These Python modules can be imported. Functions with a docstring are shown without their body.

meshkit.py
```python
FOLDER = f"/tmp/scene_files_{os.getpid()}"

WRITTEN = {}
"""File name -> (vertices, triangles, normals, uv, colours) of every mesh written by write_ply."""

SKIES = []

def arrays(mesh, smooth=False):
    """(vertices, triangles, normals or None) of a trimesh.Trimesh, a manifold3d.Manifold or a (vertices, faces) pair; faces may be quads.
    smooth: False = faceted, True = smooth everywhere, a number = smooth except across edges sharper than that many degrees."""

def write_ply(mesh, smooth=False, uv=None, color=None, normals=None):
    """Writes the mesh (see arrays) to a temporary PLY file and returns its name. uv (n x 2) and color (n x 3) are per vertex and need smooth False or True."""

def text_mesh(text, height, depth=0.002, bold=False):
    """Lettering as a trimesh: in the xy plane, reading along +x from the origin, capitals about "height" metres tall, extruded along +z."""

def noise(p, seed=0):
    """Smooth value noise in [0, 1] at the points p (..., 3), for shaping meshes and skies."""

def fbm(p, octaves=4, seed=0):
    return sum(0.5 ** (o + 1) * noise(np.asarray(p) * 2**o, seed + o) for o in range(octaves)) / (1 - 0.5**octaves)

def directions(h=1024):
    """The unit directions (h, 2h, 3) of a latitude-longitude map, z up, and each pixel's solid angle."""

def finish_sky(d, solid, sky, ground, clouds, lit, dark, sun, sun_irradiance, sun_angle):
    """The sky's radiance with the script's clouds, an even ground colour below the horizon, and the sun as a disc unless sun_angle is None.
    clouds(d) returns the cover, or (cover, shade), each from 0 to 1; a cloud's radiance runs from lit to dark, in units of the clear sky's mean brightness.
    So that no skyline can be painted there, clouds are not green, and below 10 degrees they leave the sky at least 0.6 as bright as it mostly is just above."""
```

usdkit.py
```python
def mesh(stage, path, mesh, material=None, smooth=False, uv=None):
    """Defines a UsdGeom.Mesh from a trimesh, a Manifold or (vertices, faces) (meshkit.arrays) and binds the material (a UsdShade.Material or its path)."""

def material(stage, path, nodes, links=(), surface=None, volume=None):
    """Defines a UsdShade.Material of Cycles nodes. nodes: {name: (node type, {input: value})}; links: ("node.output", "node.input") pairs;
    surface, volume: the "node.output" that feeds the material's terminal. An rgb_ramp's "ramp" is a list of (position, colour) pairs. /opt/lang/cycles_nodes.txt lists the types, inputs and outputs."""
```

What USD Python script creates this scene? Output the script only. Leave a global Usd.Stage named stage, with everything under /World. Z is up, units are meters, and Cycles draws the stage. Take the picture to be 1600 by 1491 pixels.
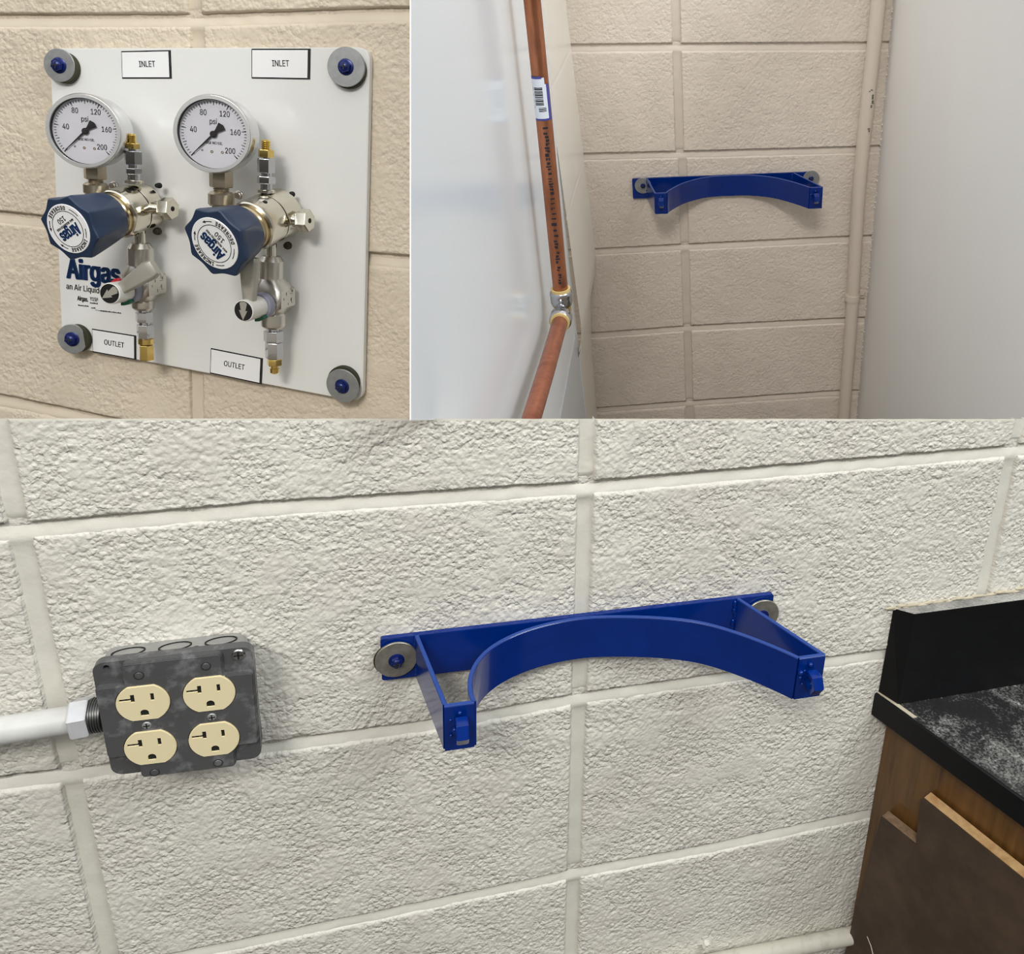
import math, random
import numpy as np
import trimesh
import manifold3d as m3
import meshkit, usdkit
from shapely.geometry import Polygon, Point, box as sbox
from shapely import affinity
from pxr import Usd, UsdGeom, UsdLux, UsdShade, Gf, Sdf

stage = Usd.Stage.CreateInMemory()
UsdGeom.SetStageUpAxis(stage, 'Z')
UsdGeom.SetStageMetersPerUnit(stage, 1.0)
world = UsdGeom.Xform.Define(stage, '/World')
stage.SetDefaultPrim(world.GetPrim())
random.seed(7)
rng = np.random.default_rng(7)

# ---------------------------------------------------------------- camera
cam = UsdGeom.Camera.Define(stage, '/World/camera')
cam.CreateFocalLengthAttr(30.527)
cam.CreateHorizontalApertureAttr(36.0)
cam.CreateVerticalApertureAttr(36.0 * 1491 / 1600)
cam.CreateHorizontalApertureOffsetAttr(-3.605)
cam.CreateVerticalApertureOffsetAttr(-4.9736)
cam.CreateClippingRangeAttr(Gf.Vec2f(0.02, 100.0))
CM = np.array([[0.969911, -0.067361, 0.233956], [-0.24279, -0.338865, 0.908968], [0.018051, -0.93842, -0.345024]])
cam.AddTransformOp().Set(Gf.Matrix4d(*[float(v) for r in (list(CM[:, 0]) + [0], list(-CM[:, 1]) + [0], list(-CM[:, 2]) + [0], [0, 0, 1.45, 1]) for v in r]))
cam.CreateExposureAttr(-0.05)

# ---------------------------------------------------------------- light
dome = UsdLux.DomeLight.Define(stage, '/World/sky_light')
dome.CreateIntensityAttr(0.40)
dome.CreateColorAttr(Gf.Vec3f(0.97, 0.99, 1.0))


def rect_light(name, pos, target, w, h, power, color):
    L = UsdLux.RectLight.Define(stage, '/World/' + name)
    L.CreateWidthAttr(w); L.CreateHeightAttr(h)
    L.CreateIntensityAttr(power); L.CreateColorAttr(Gf.Vec3f(*color))
    z = np.array(pos, float) - np.array(target, float); z /= np.linalg.norm(z)
    x = np.cross([0, 0, 1.0], z); x /= np.linalg.norm(x); y = np.cross(z, x)
    L.AddTransformOp().Set(Gf.Matrix4d(*[float(v) for r in (list(x) + [0], list(y) + [0], list(z) + [0], list(pos) + [1]) for v in r]))


rect_light('ceiling_lamp', (-0.75, -1.15, 3.0), (0.1, 0.7, 1.2), 0.75, 0.40, 35.0, (1.0, 0.96, 0.90))
rect_light('ceiling_lamp_001', (1.6, -0.7, 3.0), (0.4, 1.3, 1.2), 1.2, 0.6, 14.0, (0.93, 0.98, 1.0))

# ---------------------------------------------------------------- materials
LK = '/World/Looks/'


def lin(c):
    c = np.array(c, float) / 255.0
    return tuple(np.where(c <= 0.04045, c / 12.92, ((c + 0.055) / 1.055) ** 2.4))


def mat(name, col, rough=0.5, metal=0.0, vary=0.0, vscale=30.0, col2=None, bump=None, coat=0.0, spec=0.5, ramp=(0.35, 0.65), rvary=None):
    """Principled; vary mixes col with col2 by a noise; bump = (scale, strength, distance)."""
    n = {'p': ('principled_bsdf', {'roughness': rough, 'metallic': metal, 'specular_ior_level': spec, 'coat_weight': coat, 'coat_roughness': 0.08, 'coat_ior': 1.65 if coat > .9 else 1.5})}
    l = []
    n['tc'] = ('texture_coordinate', {})
    if col2 is not None or vary:
        if col2 is None:
            col2 = tuple(max(0, c * (1 - vary)) for c in col)
        n['n'] = ('noise_texture', {'scale': vscale, 'detail': 5.0, 'roughness': 0.6})
        n['r'] = ('rgb_ramp', {'ramp': [(ramp[0], col), (ramp[1], col2)]})
        l += [('tc.object', 'n.vector'), ('n.fac', 'r.fac'), ('r.color', 'p.base_color')]
    else:
        n['p'][1]['base_color'] = col
    if rvary:
        n['rn'] = ('noise_texture', {'scale': rvary[0], 'detail': 4.0})
        n['rm'] = ('map_range', {'from_min': 0.3, 'from_max': 0.7, 'to_min': rvary[1], 'to_max': rvary[2]})
        l += [('tc.object', 'rn.vector'), ('rn.fac', 'rm.value'), ('rm.result', 'p.roughness')]
    if bump:
        n['bn'] = ('noise_texture', {'scale': bump[0], 'detail': 4.0, 'roughness': 0.6})
        n['b'] = ('bump', {'strength': bump[1], 'distance': bump[2]})
        l += [('tc.object', 'bn.vector'), ('bn.fac', 'b.height'), ('b.normal', 'p.normal')]
    return usdkit.material(stage, LK + name, n, l, surface='p.BSDF')


def wall_mat(name, col, col2, grain=400.0, strength=0.9, dist=0.0016):
    """paint over open-textured block: pebbled relief from two cell patterns, thinned out in smooth patches"""
    n = {'tc': ('texture_coordinate', {}),
         'n': ('noise_texture', {'scale': 7.0, 'detail': 4.0, 'roughness': 0.65}),
         'r': ('rgb_ramp', {'ramp': [(0.35, col), (0.65, col2)]}),
         'sx': ('separate_xyz', {}), 'cx': ('combine_xyz', {}),
         'wn': ('noise_texture', {'scale': grain * 0.8, 'detail': 1.0, 'dimensions': '2D'}),
         'ws': ('vector_math', {'math_type': 'scale', 'scale': 0.0026}),
         'wa': ('vector_math', {'math_type': 'add'}),
         'v1': ('voronoi_texture', {'scale': grain, 'feature': 'f1', 'dimensions': '2D'}),
         'v2': ('voronoi_texture', {'scale': grain * 0.55, 'feature': 'f1', 'dimensions': '2D'}),
         'm1': ('math', {'math_type': 'multiply', 'value2': -0.55}),
         'm2': ('math', {'math_type': 'multiply', 'value2': -0.8}),
         'a': ('math', {'math_type': 'add'}),
         'sm': ('noise_texture', {'scale': 30.0, 'detail': 2.0, 'dimensions': '2D'}),
         'sr': ('map_range', {'from_min': 0.34, 'from_max': 0.56, 'to_min': 0.3, 'to_max': 1.0, 'clamp': True}),
         'mm': ('math', {'math_type': 'multiply'}),
         'bp': ('bump', {'strength': strength, 'distance': dist}),
         'p': ('principled_bsdf', {'roughness': 0.5, 'specular_ior_level': 0.35})}
    l = [('tc.object', 'n.vector'), ('n.fac', 'r.fac'), ('r.color', 'p.base_color'), ('tc.object', 'sx.vector'), ('sx.x', 'cx.x'), ('sx.z', 'cx.y'),
         ('cx.vector', 'wn.vector'), ('wn.color', 'ws.vector1'), ('cx.vector', 'wa.vector1'), ('ws.vector', 'wa.vector2'),
         ('wa.vector', 'v1.vector'), ('wa.vector', 'v2.vector'), ('v1.distance', 'm1.value1'), ('v2.distance', 'm2.value1'), ('m1.value', 'a.value1'), ('m2.value', 'a.value2'),
         ('cx.vector', 'sm.vector'), ('sm.fac', 'sr.value'), ('sr.result', 'mm.value1'), ('a.value', 'mm.value2'), ('mm.value', 'bp.height'), ('bp.normal', 'p.normal')]
    return usdkit.material(stage, LK + name, n, l, surface='p.BSDF')


M = {}
M['wall_c'] = wall_mat('ivory_block_paint', lin((228, 225, 215)), lin((222, 217, 207)), 330.0)
M['mortar_c'] = mat('ivory_mortar_paint', lin((226, 223, 212)), 0.5, vary=0.05, vscale=12.0, bump=(260.0, 0.25, 0.001))
M['wall_a'] = wall_mat('beige_block_paint', lin((214, 201, 181)), lin((206, 193, 173)), 300.0, 0.6)
M['mortar_a'] = mat('beige_mortar_paint', lin((212, 199, 179)), 0.5, vary=0.05, vscale=12.0, bump=(260.0, 0.2, 0.001))
M['wall_b'] = wall_mat('tan_block_paint', lin((225, 213, 200)), lin((217, 205, 192)), 260.0, 0.6)
M['mortar_b'] = mat('tan_mortar_paint', lin((216, 204, 191)), 0.5, vary=0.05, vscale=12.0, bump=(200.0, 0.2, 0.001))
M['drywall'] = mat('drywall_paint', lin((240, 238, 235)), 0.6, vary=0.03, vscale=3.0, bump=(60.0, 0.06, 0.001))
M['gloss_white'] = mat('glossy_white_sheet', lin((236, 240, 244)), 0.16, vary=0.02, vscale=2.0, spec=0.35)
M['cream'] = mat('cream_return_paint', lin((240, 235, 224)), 0.3, vary=0.04, vscale=6.0)
M['reflection_grey'] = mat('painted_reflection_grey', lin((200, 203, 206)), 0.3)  # grey of a reflection, put into the colour of a patch
M['plate'] = mat('white_plate', lin((227, 227, 224)), 0.22, vary=0.02, vscale=6.0)
M['blue'] = mat('blue_enamel', lin((0, 42, 124)), 0.2, vary=0.15, vscale=40.0, coat=0.3, spec=0.3, bump=(90.0, 0.06, 0.001))
M['blue_edge'] = mat('blue_enamel_rim', lin((12, 58, 138)), 0.3, coat=0.2)
M['zinc'] = mat('zinc_washer', (0.36, 0.37, 0.37), 0.45, 0.5, vary=0.18, vscale=120.0)
M['zinc_old'] = mat('aged_washer', (0.36, 0.34, 0.29), 0.38, 0.6, vary=0.3, vscale=150.0)
M['screw_blue'] = mat('blue_screw_coat', lin((16, 34, 100)), 0.3, 0.3)
M['rubber'] = mat('olive_rubber', lin((52, 50, 30)), 0.7)
M['galv'] = mat('galvanised_steel', (0.12, 0.12, 0.123), 0.4, 0.35, vscale=75.0, col2=(0.34, 0.34, 0.35), ramp=(0.52, 0.78), rvary=(60.0, 0.3, 0.55), bump=(70.0, 0.12, 0.002))
M['galv_body'] = mat('galvanised_box', (0.34, 0.34, 0.33), 0.45, 0.4, vscale=60.0, col2=(0.42, 0.42, 0.41), ramp=(0.4, 0.7))
M['dark'] = mat('dark_recess', (0.008, 0.008, 0.008), 0.8)  # near-black standing in for shade inside slots and holes; also dark bolts
M['ivory'] = mat('ivory_plastic', lin((240, 226, 184)), 0.35)
M['steel'] = mat('bright_steel', (0.62, 0.61, 0.59), 0.22, 1.0, bump=(300.0, 0.03, 0.001))
M['chrome'] = mat('chrome_fitting', (0.52, 0.52, 0.54), 0.11, 1.0)
M['nickel'] = mat('nickel_body', (0.72, 0.68, 0.58), 0.17, 1.0, rvary=(40.0, 0.12, 0.24))
M['satin'] = mat('satin_steel', (0.62, 0.59, 0.54), 0.3, 1.0, bump=(200.0, 0.05, 0.001))
M['bronze'] = mat('bronze_ring', (0.50, 0.40, 0.24), 0.2, 1.0)
M['brass'] = mat('brass', (0.78, 0.58, 0.20), 0.2, 1.0)
M['brass_dull'] = mat('dull_brass_nut', (0.46, 0.40, 0.31), 0.33, 1.0, bump=(300.0, 0.08, 0.001))
M['alum'] = mat('gauge_case', (0.74, 0.74, 0.75), 0.33, 1.0)
M['bezel'] = mat('gauge_bezel', (0.78, 0.78, 0.77), 0.38, 0.85)
M['dial'] = mat('dial_white', lin((232, 232, 240)), 0.5)
M['ink'] = mat('black_ink', (0.012, 0.012, 0.013), 0.6)
M['ink_blue'] = mat('navy_ink', lin((18, 50, 96)), 0.5)
M['knob'] = mat('navy_knob', lin((34, 50, 76)), 0.42, bump=(500.0, 0.05, 0.0005))
M['knob_label'] = mat('knob_label', lin((238, 238, 238)), 0.4)
M['card'] = mat('label_card', lin((236, 236, 236)), 0.45)
M['black_plastic'] = mat('black_plastic', (0.010, 0.010, 0.010), 0.35)
M['handle_grey'] = mat('handle_grey', lin((172, 168, 158)), 0.35, 0.35)
M['hub_white'] = mat('hub_white', lin((214, 212, 206)), 0.35)
M['ring_grey'] = mat('ring_grey', lin((140, 142, 158)), 0.4)
M['red'] = mat('red_mark', lin((190, 40, 50)), 0.4)
M['green'] = mat('green_mark', lin((30, 92, 70)), 0.4)
M['conduit'] = mat('painted_conduit', lin((212, 212, 209)), 0.45, vscale=25.0, col2=lin((194, 194, 190)), ramp=(0.5, 0.8))
M['conduit_b'] = mat('tan_conduit', lin((216, 203, 189)), 0.42)
M['conduit_nut'] = mat('zinc_nut', lin((216, 217, 220)), 0.4, 0.2, vary=0.1, vscale=90.0)
M['pipe_low'] = mat('low_conduit_paint', lin((212, 208, 194)), 0.5, vscale=60.0, col2=lin((186, 182, 170)), ramp=(0.5, 0.75))
M['thread'] = mat('dark_thread', (0.12, 0.12, 0.12), 0.4, 0.8)
M['scuff'] = mat('green_scuff', lin((104, 104, 92)), 0.7)
M['hardboard'] = mat('brown_hardboard', lin((64, 50, 39)), 0.6, vscale=26.0, col2=lin((84, 67, 51)), ramp=(0.42, 0.72), bump=(200.0, 0.12, 0.001))
M['board_edge'] = mat('board_edge', lin((222, 184, 132)), 0.7, vscale=90.0, col2=lin((196, 152, 102)), ramp=(0.4, 0.65), bump=(260.0, 0.4, 0.001))
M['board_core'] = mat('board_core', lin((150, 124, 98)), 0.75, vscale=120.0, col2=lin((116, 92, 70)), bump=(260.0, 0.4, 0.001))
M['scratch'] = mat('pale_scratch', lin((205, 195, 180)), 0.7)
M['sticker'] = mat('sticker_white', lin((226, 232, 242)), 0.4)
M['sticker_blue'] = mat('sticker_blue', lin((70, 72, 150)), 0.4)
M['print_ink'] = mat('pipe_print', lin((38, 34, 44)), 0.5)
M['white_collar'] = mat('cream_collar', lin((220, 196, 130)), 0.4)
M['caulk'] = mat('aged_caulk', lin((200, 190, 166)), 0.6, vary=0.2, vscale=70.0)
M['floor'] = mat('grey_floor', lin((92, 88, 84)), 0.5)
M['room'] = mat('room_paint', lin((112, 108, 100)), 0.6)


def special_materials():
    # copper with a tarnish that runs along the tube
    n = {'tc': ('texture_coordinate', {}), 'mp': ('mapping', {'scale': (1.0, 1.0, 0.25)}),
         'n': ('noise_texture', {'scale': 45.0, 'detail': 5.0, 'roughness': 0.6}),
         'r': ('rgb_ramp', {'ramp': [(0.3, lin((140, 86, 60))), (0.55, lin((182, 118, 86))), (0.75, lin((122, 82, 66)))]}),
         'p': ('principled_bsdf', {'metallic': 0.75, 'roughness': 0.34})}
    M['copper'] = usdkit.material(stage, LK + 'copper', n, [('tc.object', 'mp.vector'), ('mp.vector', 'n.vector'), ('n.fac', 'r.fac'), ('r.color', 'p.base_color')], surface='p.BSDF')
    n = {**n, 'r': ('rgb_ramp', {'ramp': [(0.3, lin((134, 78, 60))), (0.55, lin((170, 108, 82))), (0.75, lin((120, 74, 60)))]}), 'p': ('principled_bsdf', {'metallic': 0.6, 'roughness': 0.42})}
    M['copper_dull'] = usdkit.material(stage, LK + 'copper_dull', n, [('tc.object', 'mp.vector'), ('mp.vector', 'n.vector'), ('n.fac', 'r.fac'), ('r.color', 'p.base_color')], surface='p.BSDF')
    # stained wood, grain up the side
    n = {'tc': ('texture_coordinate', {}), 'mp': ('mapping', {'scale': (1.0, 1.0, 0.06)}),
         'n': ('noise_texture', {'scale': 110.0, 'detail': 6.0, 'roughness': 0.65}),
         'r': ('rgb_ramp', {'ramp': [(0.3, lin((114, 80, 40))), (0.55, lin((95, 65, 30))), (0.72, lin((66, 43, 19)))]}),
         'p': ('principled_bsdf', {'roughness': 0.38, 'coat_weight': 0.15})}
    M['wood'] = usdkit.material(stage, LK + 'stained_wood', n, [('tc.object', 'mp.vector'), ('mp.vector', 'n.vector'), ('n.fac', 'r.fac'), ('r.color', 'p.base_color')], surface='p.BSDF')

    def dusty(name, amount, base=(0.008, 0.008, 0.009)):
        n = {'tc': ('texture_coordinate', {}),
             'n1': ('noise_texture', {'scale': 420.0, 'detail': 4.0, 'roughness': 0.75}),
             'n2': ('noise_texture', {'scale': 26.0, 'detail': 4.0, 'roughness': 0.6, 'distortion': 0.6}),
             'a': ('math', {'math_type': 'multiply'}),
             'r': ('rgb_ramp', {'ramp': [(0.0, (0, 0, 0)), (amount[0], (0.02,) * 3), (amount[1], (0.25,) * 3), (amount[2], (0.8,) * 3), (1.0, (1, 1, 1))]}),
             'm': ('mix_color', {'a': base, 'b': lin((196, 194, 188))}),
             'mr': ('map_range', {'from_min': 0.0, 'from_max': 0.6, 'to_min': 0.24, 'to_max': 0.85}),
             'p': ('principled_bsdf', {})}
        l = [('tc.object', 'n1.vector'), ('tc.object', 'n2.vector'), ('n1.fac', 'a.value1'), ('n2.fac', 'a.value2'), ('a.value', 'r.fac'), ('r.color', 'm.fac'), ('m.result', 'p.base_color'),
             ('r.color', 'mr.value'), ('mr.result', 'p.roughness')]
        return usdkit.material(stage, LK + name, n, l, surface='p.BSDF')
    M['epoxy'] = mat('black_epoxy', (0.005, 0.005, 0.006), 0.36, vary=0.2, vscale=60.0, spec=0.25)
    M['epoxy_dusty'] = dusty('dusty_black_epoxy', (0.255, 0.345, 0.45))
    M['epoxy_dusty_edge'] = dusty('dusty_black_ledge', (0.06, 0.14, 0.34))
    n = {'t': ('transparent_bsdf', {}), 'g': ('glossy_bsdf', {'roughness': 0.03, 'color': (1, 1, 1)}), 'f': ('fresnel', {'IOR': 1.45}), 'x': ('mix_closure', {})}
    M['lens'] = usdkit.material(stage, LK + 'gauge_lens', n, [('f.fac', 'x.fac'), ('t.BSDF', 'x.closure1'), ('g.BSDF', 'x.closure2')], surface='x.closure')


special_materials()

# ---------------------------------------------------------------- frames of the three walls: x right, y into the wall, z up; the wall's face is y = 0
FR = {'C': np.array([[0.999697, -0.000333, 0.024612, -0.253852], [0.0, 0.999909, 0.013521, 0.580543], [-0.024614, -0.013517, 0.999606, 1.319708], [0, 0, 0, 1.0]]),
      'A': np.array([[0.918093, 0.385192, 0.093443, -0.524355], [-0.394549, 0.910667, 0.122546, 1.099144], [-0.037891, -0.149377, 0.988054, 1.660347], [0, 0, 0, 1.0]]),
      'B': np.array([[0.948526, 0.293529, -0.118904, 0.080739], [-0.308462, 0.94134, -0.136861, 1.593135], [0.071756, 0.166494, 0.983428, 1.547929], [0, 0, 0, 1.0]])}
used = {}


def numbered(parent, name):
    k = (str(parent), name)
    i = used.get(k, 0); used[k] = i + 1
    return name if i == 0 else '%s_%03d' % (name, i)


def keys(prim, label=None, cat=None, group=None, kind=None):
    for k, v in (('label', label), ('category', cat), ('group', group), ('kind', kind)):
        if v:
            prim.SetCustomDataByKey(k, v)


class Thing:
    """An Xform under /World standing at (x, y, z) of a wall's frame; part() takes meshes in that frame's coordinates."""
    def __init__(s, name, frame, at=(0, 0, 0), label=None, cat=None, group=None, kind=None):
        s.path = '/World/' + numbered('/World', name)
        x = UsdGeom.Xform.Define(stage, s.path)
        T = np.eye(4); T[:3, 3] = at
        s.at = np.array(at, float)
        Fm = FR[frame] @ T
        x.AddTransformOp().Set(Gf.Matrix4d(*[float(v) for v in Fm.T.ravel()]))
        keys(x.GetPrim(), label, cat, group, kind)

    def part(s, name, mesh, material, smooth=35, parent=None, label=None, kind=None):
        p = parent or s.path
        path = p + '/' + numbered(p, name)
        v, f = tv(mesh)
        usdkit.mesh(stage, path, (v - s.at, f), M[material], smooth=smooth)
        keys(stage.GetPrimAtPath(path), label, kind=kind)
        return path


def tv(mesh):
    if isinstance(mesh, (list,)):
        vs, fs, n = [], [], 0
        for m in mesh:
            v, f = tv(m)
            vs.append(v); fs.append(f + n); n += len(v)
        return np.vstack(vs), np.vstack(fs)
    if isinstance(mesh, tuple):
        v, f = np.asarray(mesh[0], float), np.asarray(mesh[1], int)
        if f.shape[1] == 4:
            f = np.vstack([f[:, [0, 1, 2]], f[:, [0, 2, 3]]])
        return v, f
    if hasattr(mesh, 'to_mesh'):
        q = mesh.to_mesh()
        return np.array(q.vert_properties[:, :3]), np.array(q.tri_verts)
    return np.array(mesh.vertices), np.array(mesh.faces)


# ---------------------------------------------------------------- shapes
def unit(v):
    v = np.array(v, float)
    return v / np.linalg.norm(v)


def basis(axis, up=(0, 0, 1)):
    """columns u, v, w: w along axis, v as near 'up' as can be, u = v x w."""
    w = unit(axis)
    up = np.array(up, float)
    if abs(np.dot(unit(up), w)) > 0.97:
        up = np.array([0, -1.0, 0])
    u = unit(np.cross(up, w)); v = np.cross(w, u)
    return np.stack([u, v, w], 1)


def place(mesh, origin, B):
    v, f = tv(mesh)
    return v @ B.T + np.array(origin, float), f


def hull(pts):
    h = trimesh.Trimesh(np.array(pts, float)).convex_hull if False else trimesh.convex.convex_hull(np.array(pts, float))
    return np.array(h.vertices), np.array(h.faces)


def cbox(x0, x1, y0, y1, z0, z1, c=0.0008):
    """Chamfered box."""
    P = []
    for sx in (0, 1):
        for sy in (0, 1):
            for sz in (0, 1):
                p = np.array([(x0, x1)[sx], (y0, y1)[sy], (z0, z1)[sz]])
                d = np.array([c if not sx else -c, c if not sy else -c, c if not sz else -c])
                for k in range(3):
                    e = d.copy(); e[k] = 0
                    P.append(p + e)
    return hull(P)


def lathe(profile, origin, axis, n=40, up=(0, 0, 1)):
    """profile: (radius, distance along axis) pairs; ends closed."""
    B = basis(axis, up)
    pr = list(profile)
    if pr[0][0] > 1e-6: pr = [(0, pr[0][1])] + pr
    if pr[-1][0] > 1e-6: pr = pr + [(0, pr[-1][1])]
    a = np.linspace(0, 2 * np.pi, n, endpoint=False)
    V, F = [], []
    for r, s in pr:
        V.append(np.c_[r * np.cos(a), r * np.sin(a), np.full(n, s)])
    V = np.vstack(V)
    for i in range(len(pr) - 1):
        j = np.arange(n); k = (j + 1) % n
        F.append(np.c_[i * n + j, i * n + k, (i + 1) * n + k, (i + 1) * n + j])
    F = np.vstack(F)
    F = np.vstack([F[:, [0, 1, 2]], F[:, [0, 2, 3]]])
    tm = trimesh.Trimesh(V, F, process=True)
    tm.update_faces(tm.nondegenerate_faces())
    tm.remove_unreferenced_vertices()
    return place((np.array(tm.vertices), np.array(tm.faces)), origin, B)


def ring(r0, r1, s0, s1, origin, axis, n=48):
    """A flat ring (tube) between radii r0 < r1."""
    B = basis(axis)
    a = np.linspace(0, 2 * np.pi, n, endpoint=False)
    c = [(r0, s0), (r1, s0), (r1, s1), (r0, s1)]
    V = np.vstack([np.c_[r * np.cos(a), r * np.sin(a), np.full(n, s)] for r, s in c])
    F = []
    j = np.arange(n); k = (j + 1) % n
    for i in range(4):
        i2 = (i + 1) % 4
        F.append(np.c_[i * n + j, i * n + k, i2 * n + k, i2 * n + j])
    return place((V, np.vstack(F)), origin, B)


def cyl(p0, p1, r, n=32, c=0.0006):
    p0, p1 = np.array(p0, float), np.array(p1, float)
    L = np.linalg.norm(p1 - p0); c = min(c, r * .4, L * .4)
    return lathe([(r - c, 0), (r, c), (r, L - c), (r - c, L)], p0, p1 - p0, n)


def hexp(p0, p1, r, rot=0.0, c=None):
    """Hexagon nut body between two points, r = corner radius, corners chamfered."""
    p0, p1 = np.array(p0, float), np.array(p1, float)
    L = np.linalg.norm(p1 - p0); c = c if c is not None else min(.10 * r, L * .2)
    B = basis(p1 - p0)
    P = []
    for i in range(6):
        a = rot + i * math.pi / 3
        for s, q in ((0, r * .94), (c, r), (L - c, r), (L, r * .94)):
            P.append((q * math.cos(a), q * math.sin(a), s))
    return place(hull(P), p0, B)


def tube(path, r, n=20, closed=False):
    P = np.array(path, float)
    T = np.gradient(P, axis=0)
    V = []
    B = basis(T[0]); u = B[:, 0]
    a = np.linspace(0, 2 * np.pi, n, endpoint=False)
    for i in range(len(P)):
        w = unit(T[i]); u = unit(u - np.dot(u, w) * w); v = np.cross(w, u)
        rr = r[i] if np.ndim(r) else r
        V.append(P[i] + rr * (np.cos(a)[:, None] * u + np.sin(a)[:, None] * v))
    m = len(P); V = np.vstack(V + [P[:1], P[-1:]])
    F = []
    j = np.arange(n); k = (j + 1) % n
    for i in range(m - 1):
        q = np.c_[i * n + j, i * n + k, (i + 1) * n + k, (i + 1) * n + j]
        F += [q[:, [0, 1, 2]], q[:, [0, 2, 3]]]
    F.append(np.c_[np.full(n, m * n), k, j]); F.append(np.c_[np.full(n, m * n + 1), (m - 1) * n + j, (m - 1) * n + k])
    return V, np.vstack(F)


def extrude(poly, h, origin, B):
    """shapely polygon in (u, v), thickness h along w from the origin."""
    gs = getattr(poly, 'geoms', [poly])
    return [place(trimesh.creation.extrude_polygon(g, h, engine='earcut'), origin, B) for g in gs]


def rrect(x0, x1, z0, z1, r):
    return sbox(x0 + r, z0 + r, x1 - r, z1 - r).buffer(r, quad_segs=6)


def slab(poly, y0, y1, bev=0.0):
    """shapely polygon in the wall's (x, z), standing from y0 to y1 (y0 < y1: y0 is nearer the room), front edge bevelled."""
    B = np.array([[1, 0, 0], [0, 0, 1], [0, -1, 0]], float).T  # columns u = x, v = z, w = -y
    if bev:
        out = extrude(poly, (y1 - y0) - bev, (0, y1, 0), B)
        inner = poly.buffer(-bev)
        a, b = np.array(poly.exterior.coords)[:-1], None
        # bevel as a stack of two thin shrunken layers
        for k in (1, 2, 3):
            t = k / 3.0
            out += extrude(poly.buffer(-bev * (1 - math.sqrt(max(0, 1 - t * t)))), bev / 3.0 + 1e-5, (0, y0 + bev - bev * (k - 1) / 3.0, 0), B)
        return out
    return extrude(poly, y1 - y0, (0, y1, 0), B)


TXT = {}


def text(s, height, depth=0.0003, bold=False, cx=0.5, sx=1.0):
    """lettering as (v, f) in its own xy plane, scaled sx in width, cx = 0 left .. 1 right anchor, baseline at y = 0"""
    k = (s, bold)
    if k not in TXT:
        m = meshkit.text_mesh(s, 1.0, 0.01, bold)
        TXT[k] = (np.array(m.vertices), np.array(m.faces))
    v, f = TXT[k]
    v = v.copy()
    w = v[:, 0].max()
    v[:, 0] = (v[:, 0] - cx * w) * height * sx
    v[:, 1] *= height
    v[:, 2] *= depth / 0.01
    return v, f


def arc_text(s, R, h, mid, origin, B, outward=True, step=None, bold=True, sx=0.85):
    """letters along a circle, centred on angle mid (radians, counter-clockwise from u), tops outward"""
    out = []
    step = step or h * 0.82 / R
    n = len(s)
    for i, ch in enumerate(s):
        if ch == ' ':
            continue
        a = mid + ((n - 1) / 2 - i) * step if outward else mid - ((n - 1) / 2 - i) * step
        v, f = text(ch, h, bold=bold, sx=sx)
        th = a - math.pi / 2 if outward else a + math.pi / 2
        c, d = math.cos(th), math.sin(th)
        rb = R if outward else R + h
        v2 = np.c_[c * v[:, 0] - d * v[:, 1] + rb * math.cos(a), d * v[:, 0] + c * v[:, 1] + rb * math.sin(a), v[:, 2]]
        out.append(place((v2, f), origin, B))
    return out


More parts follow.
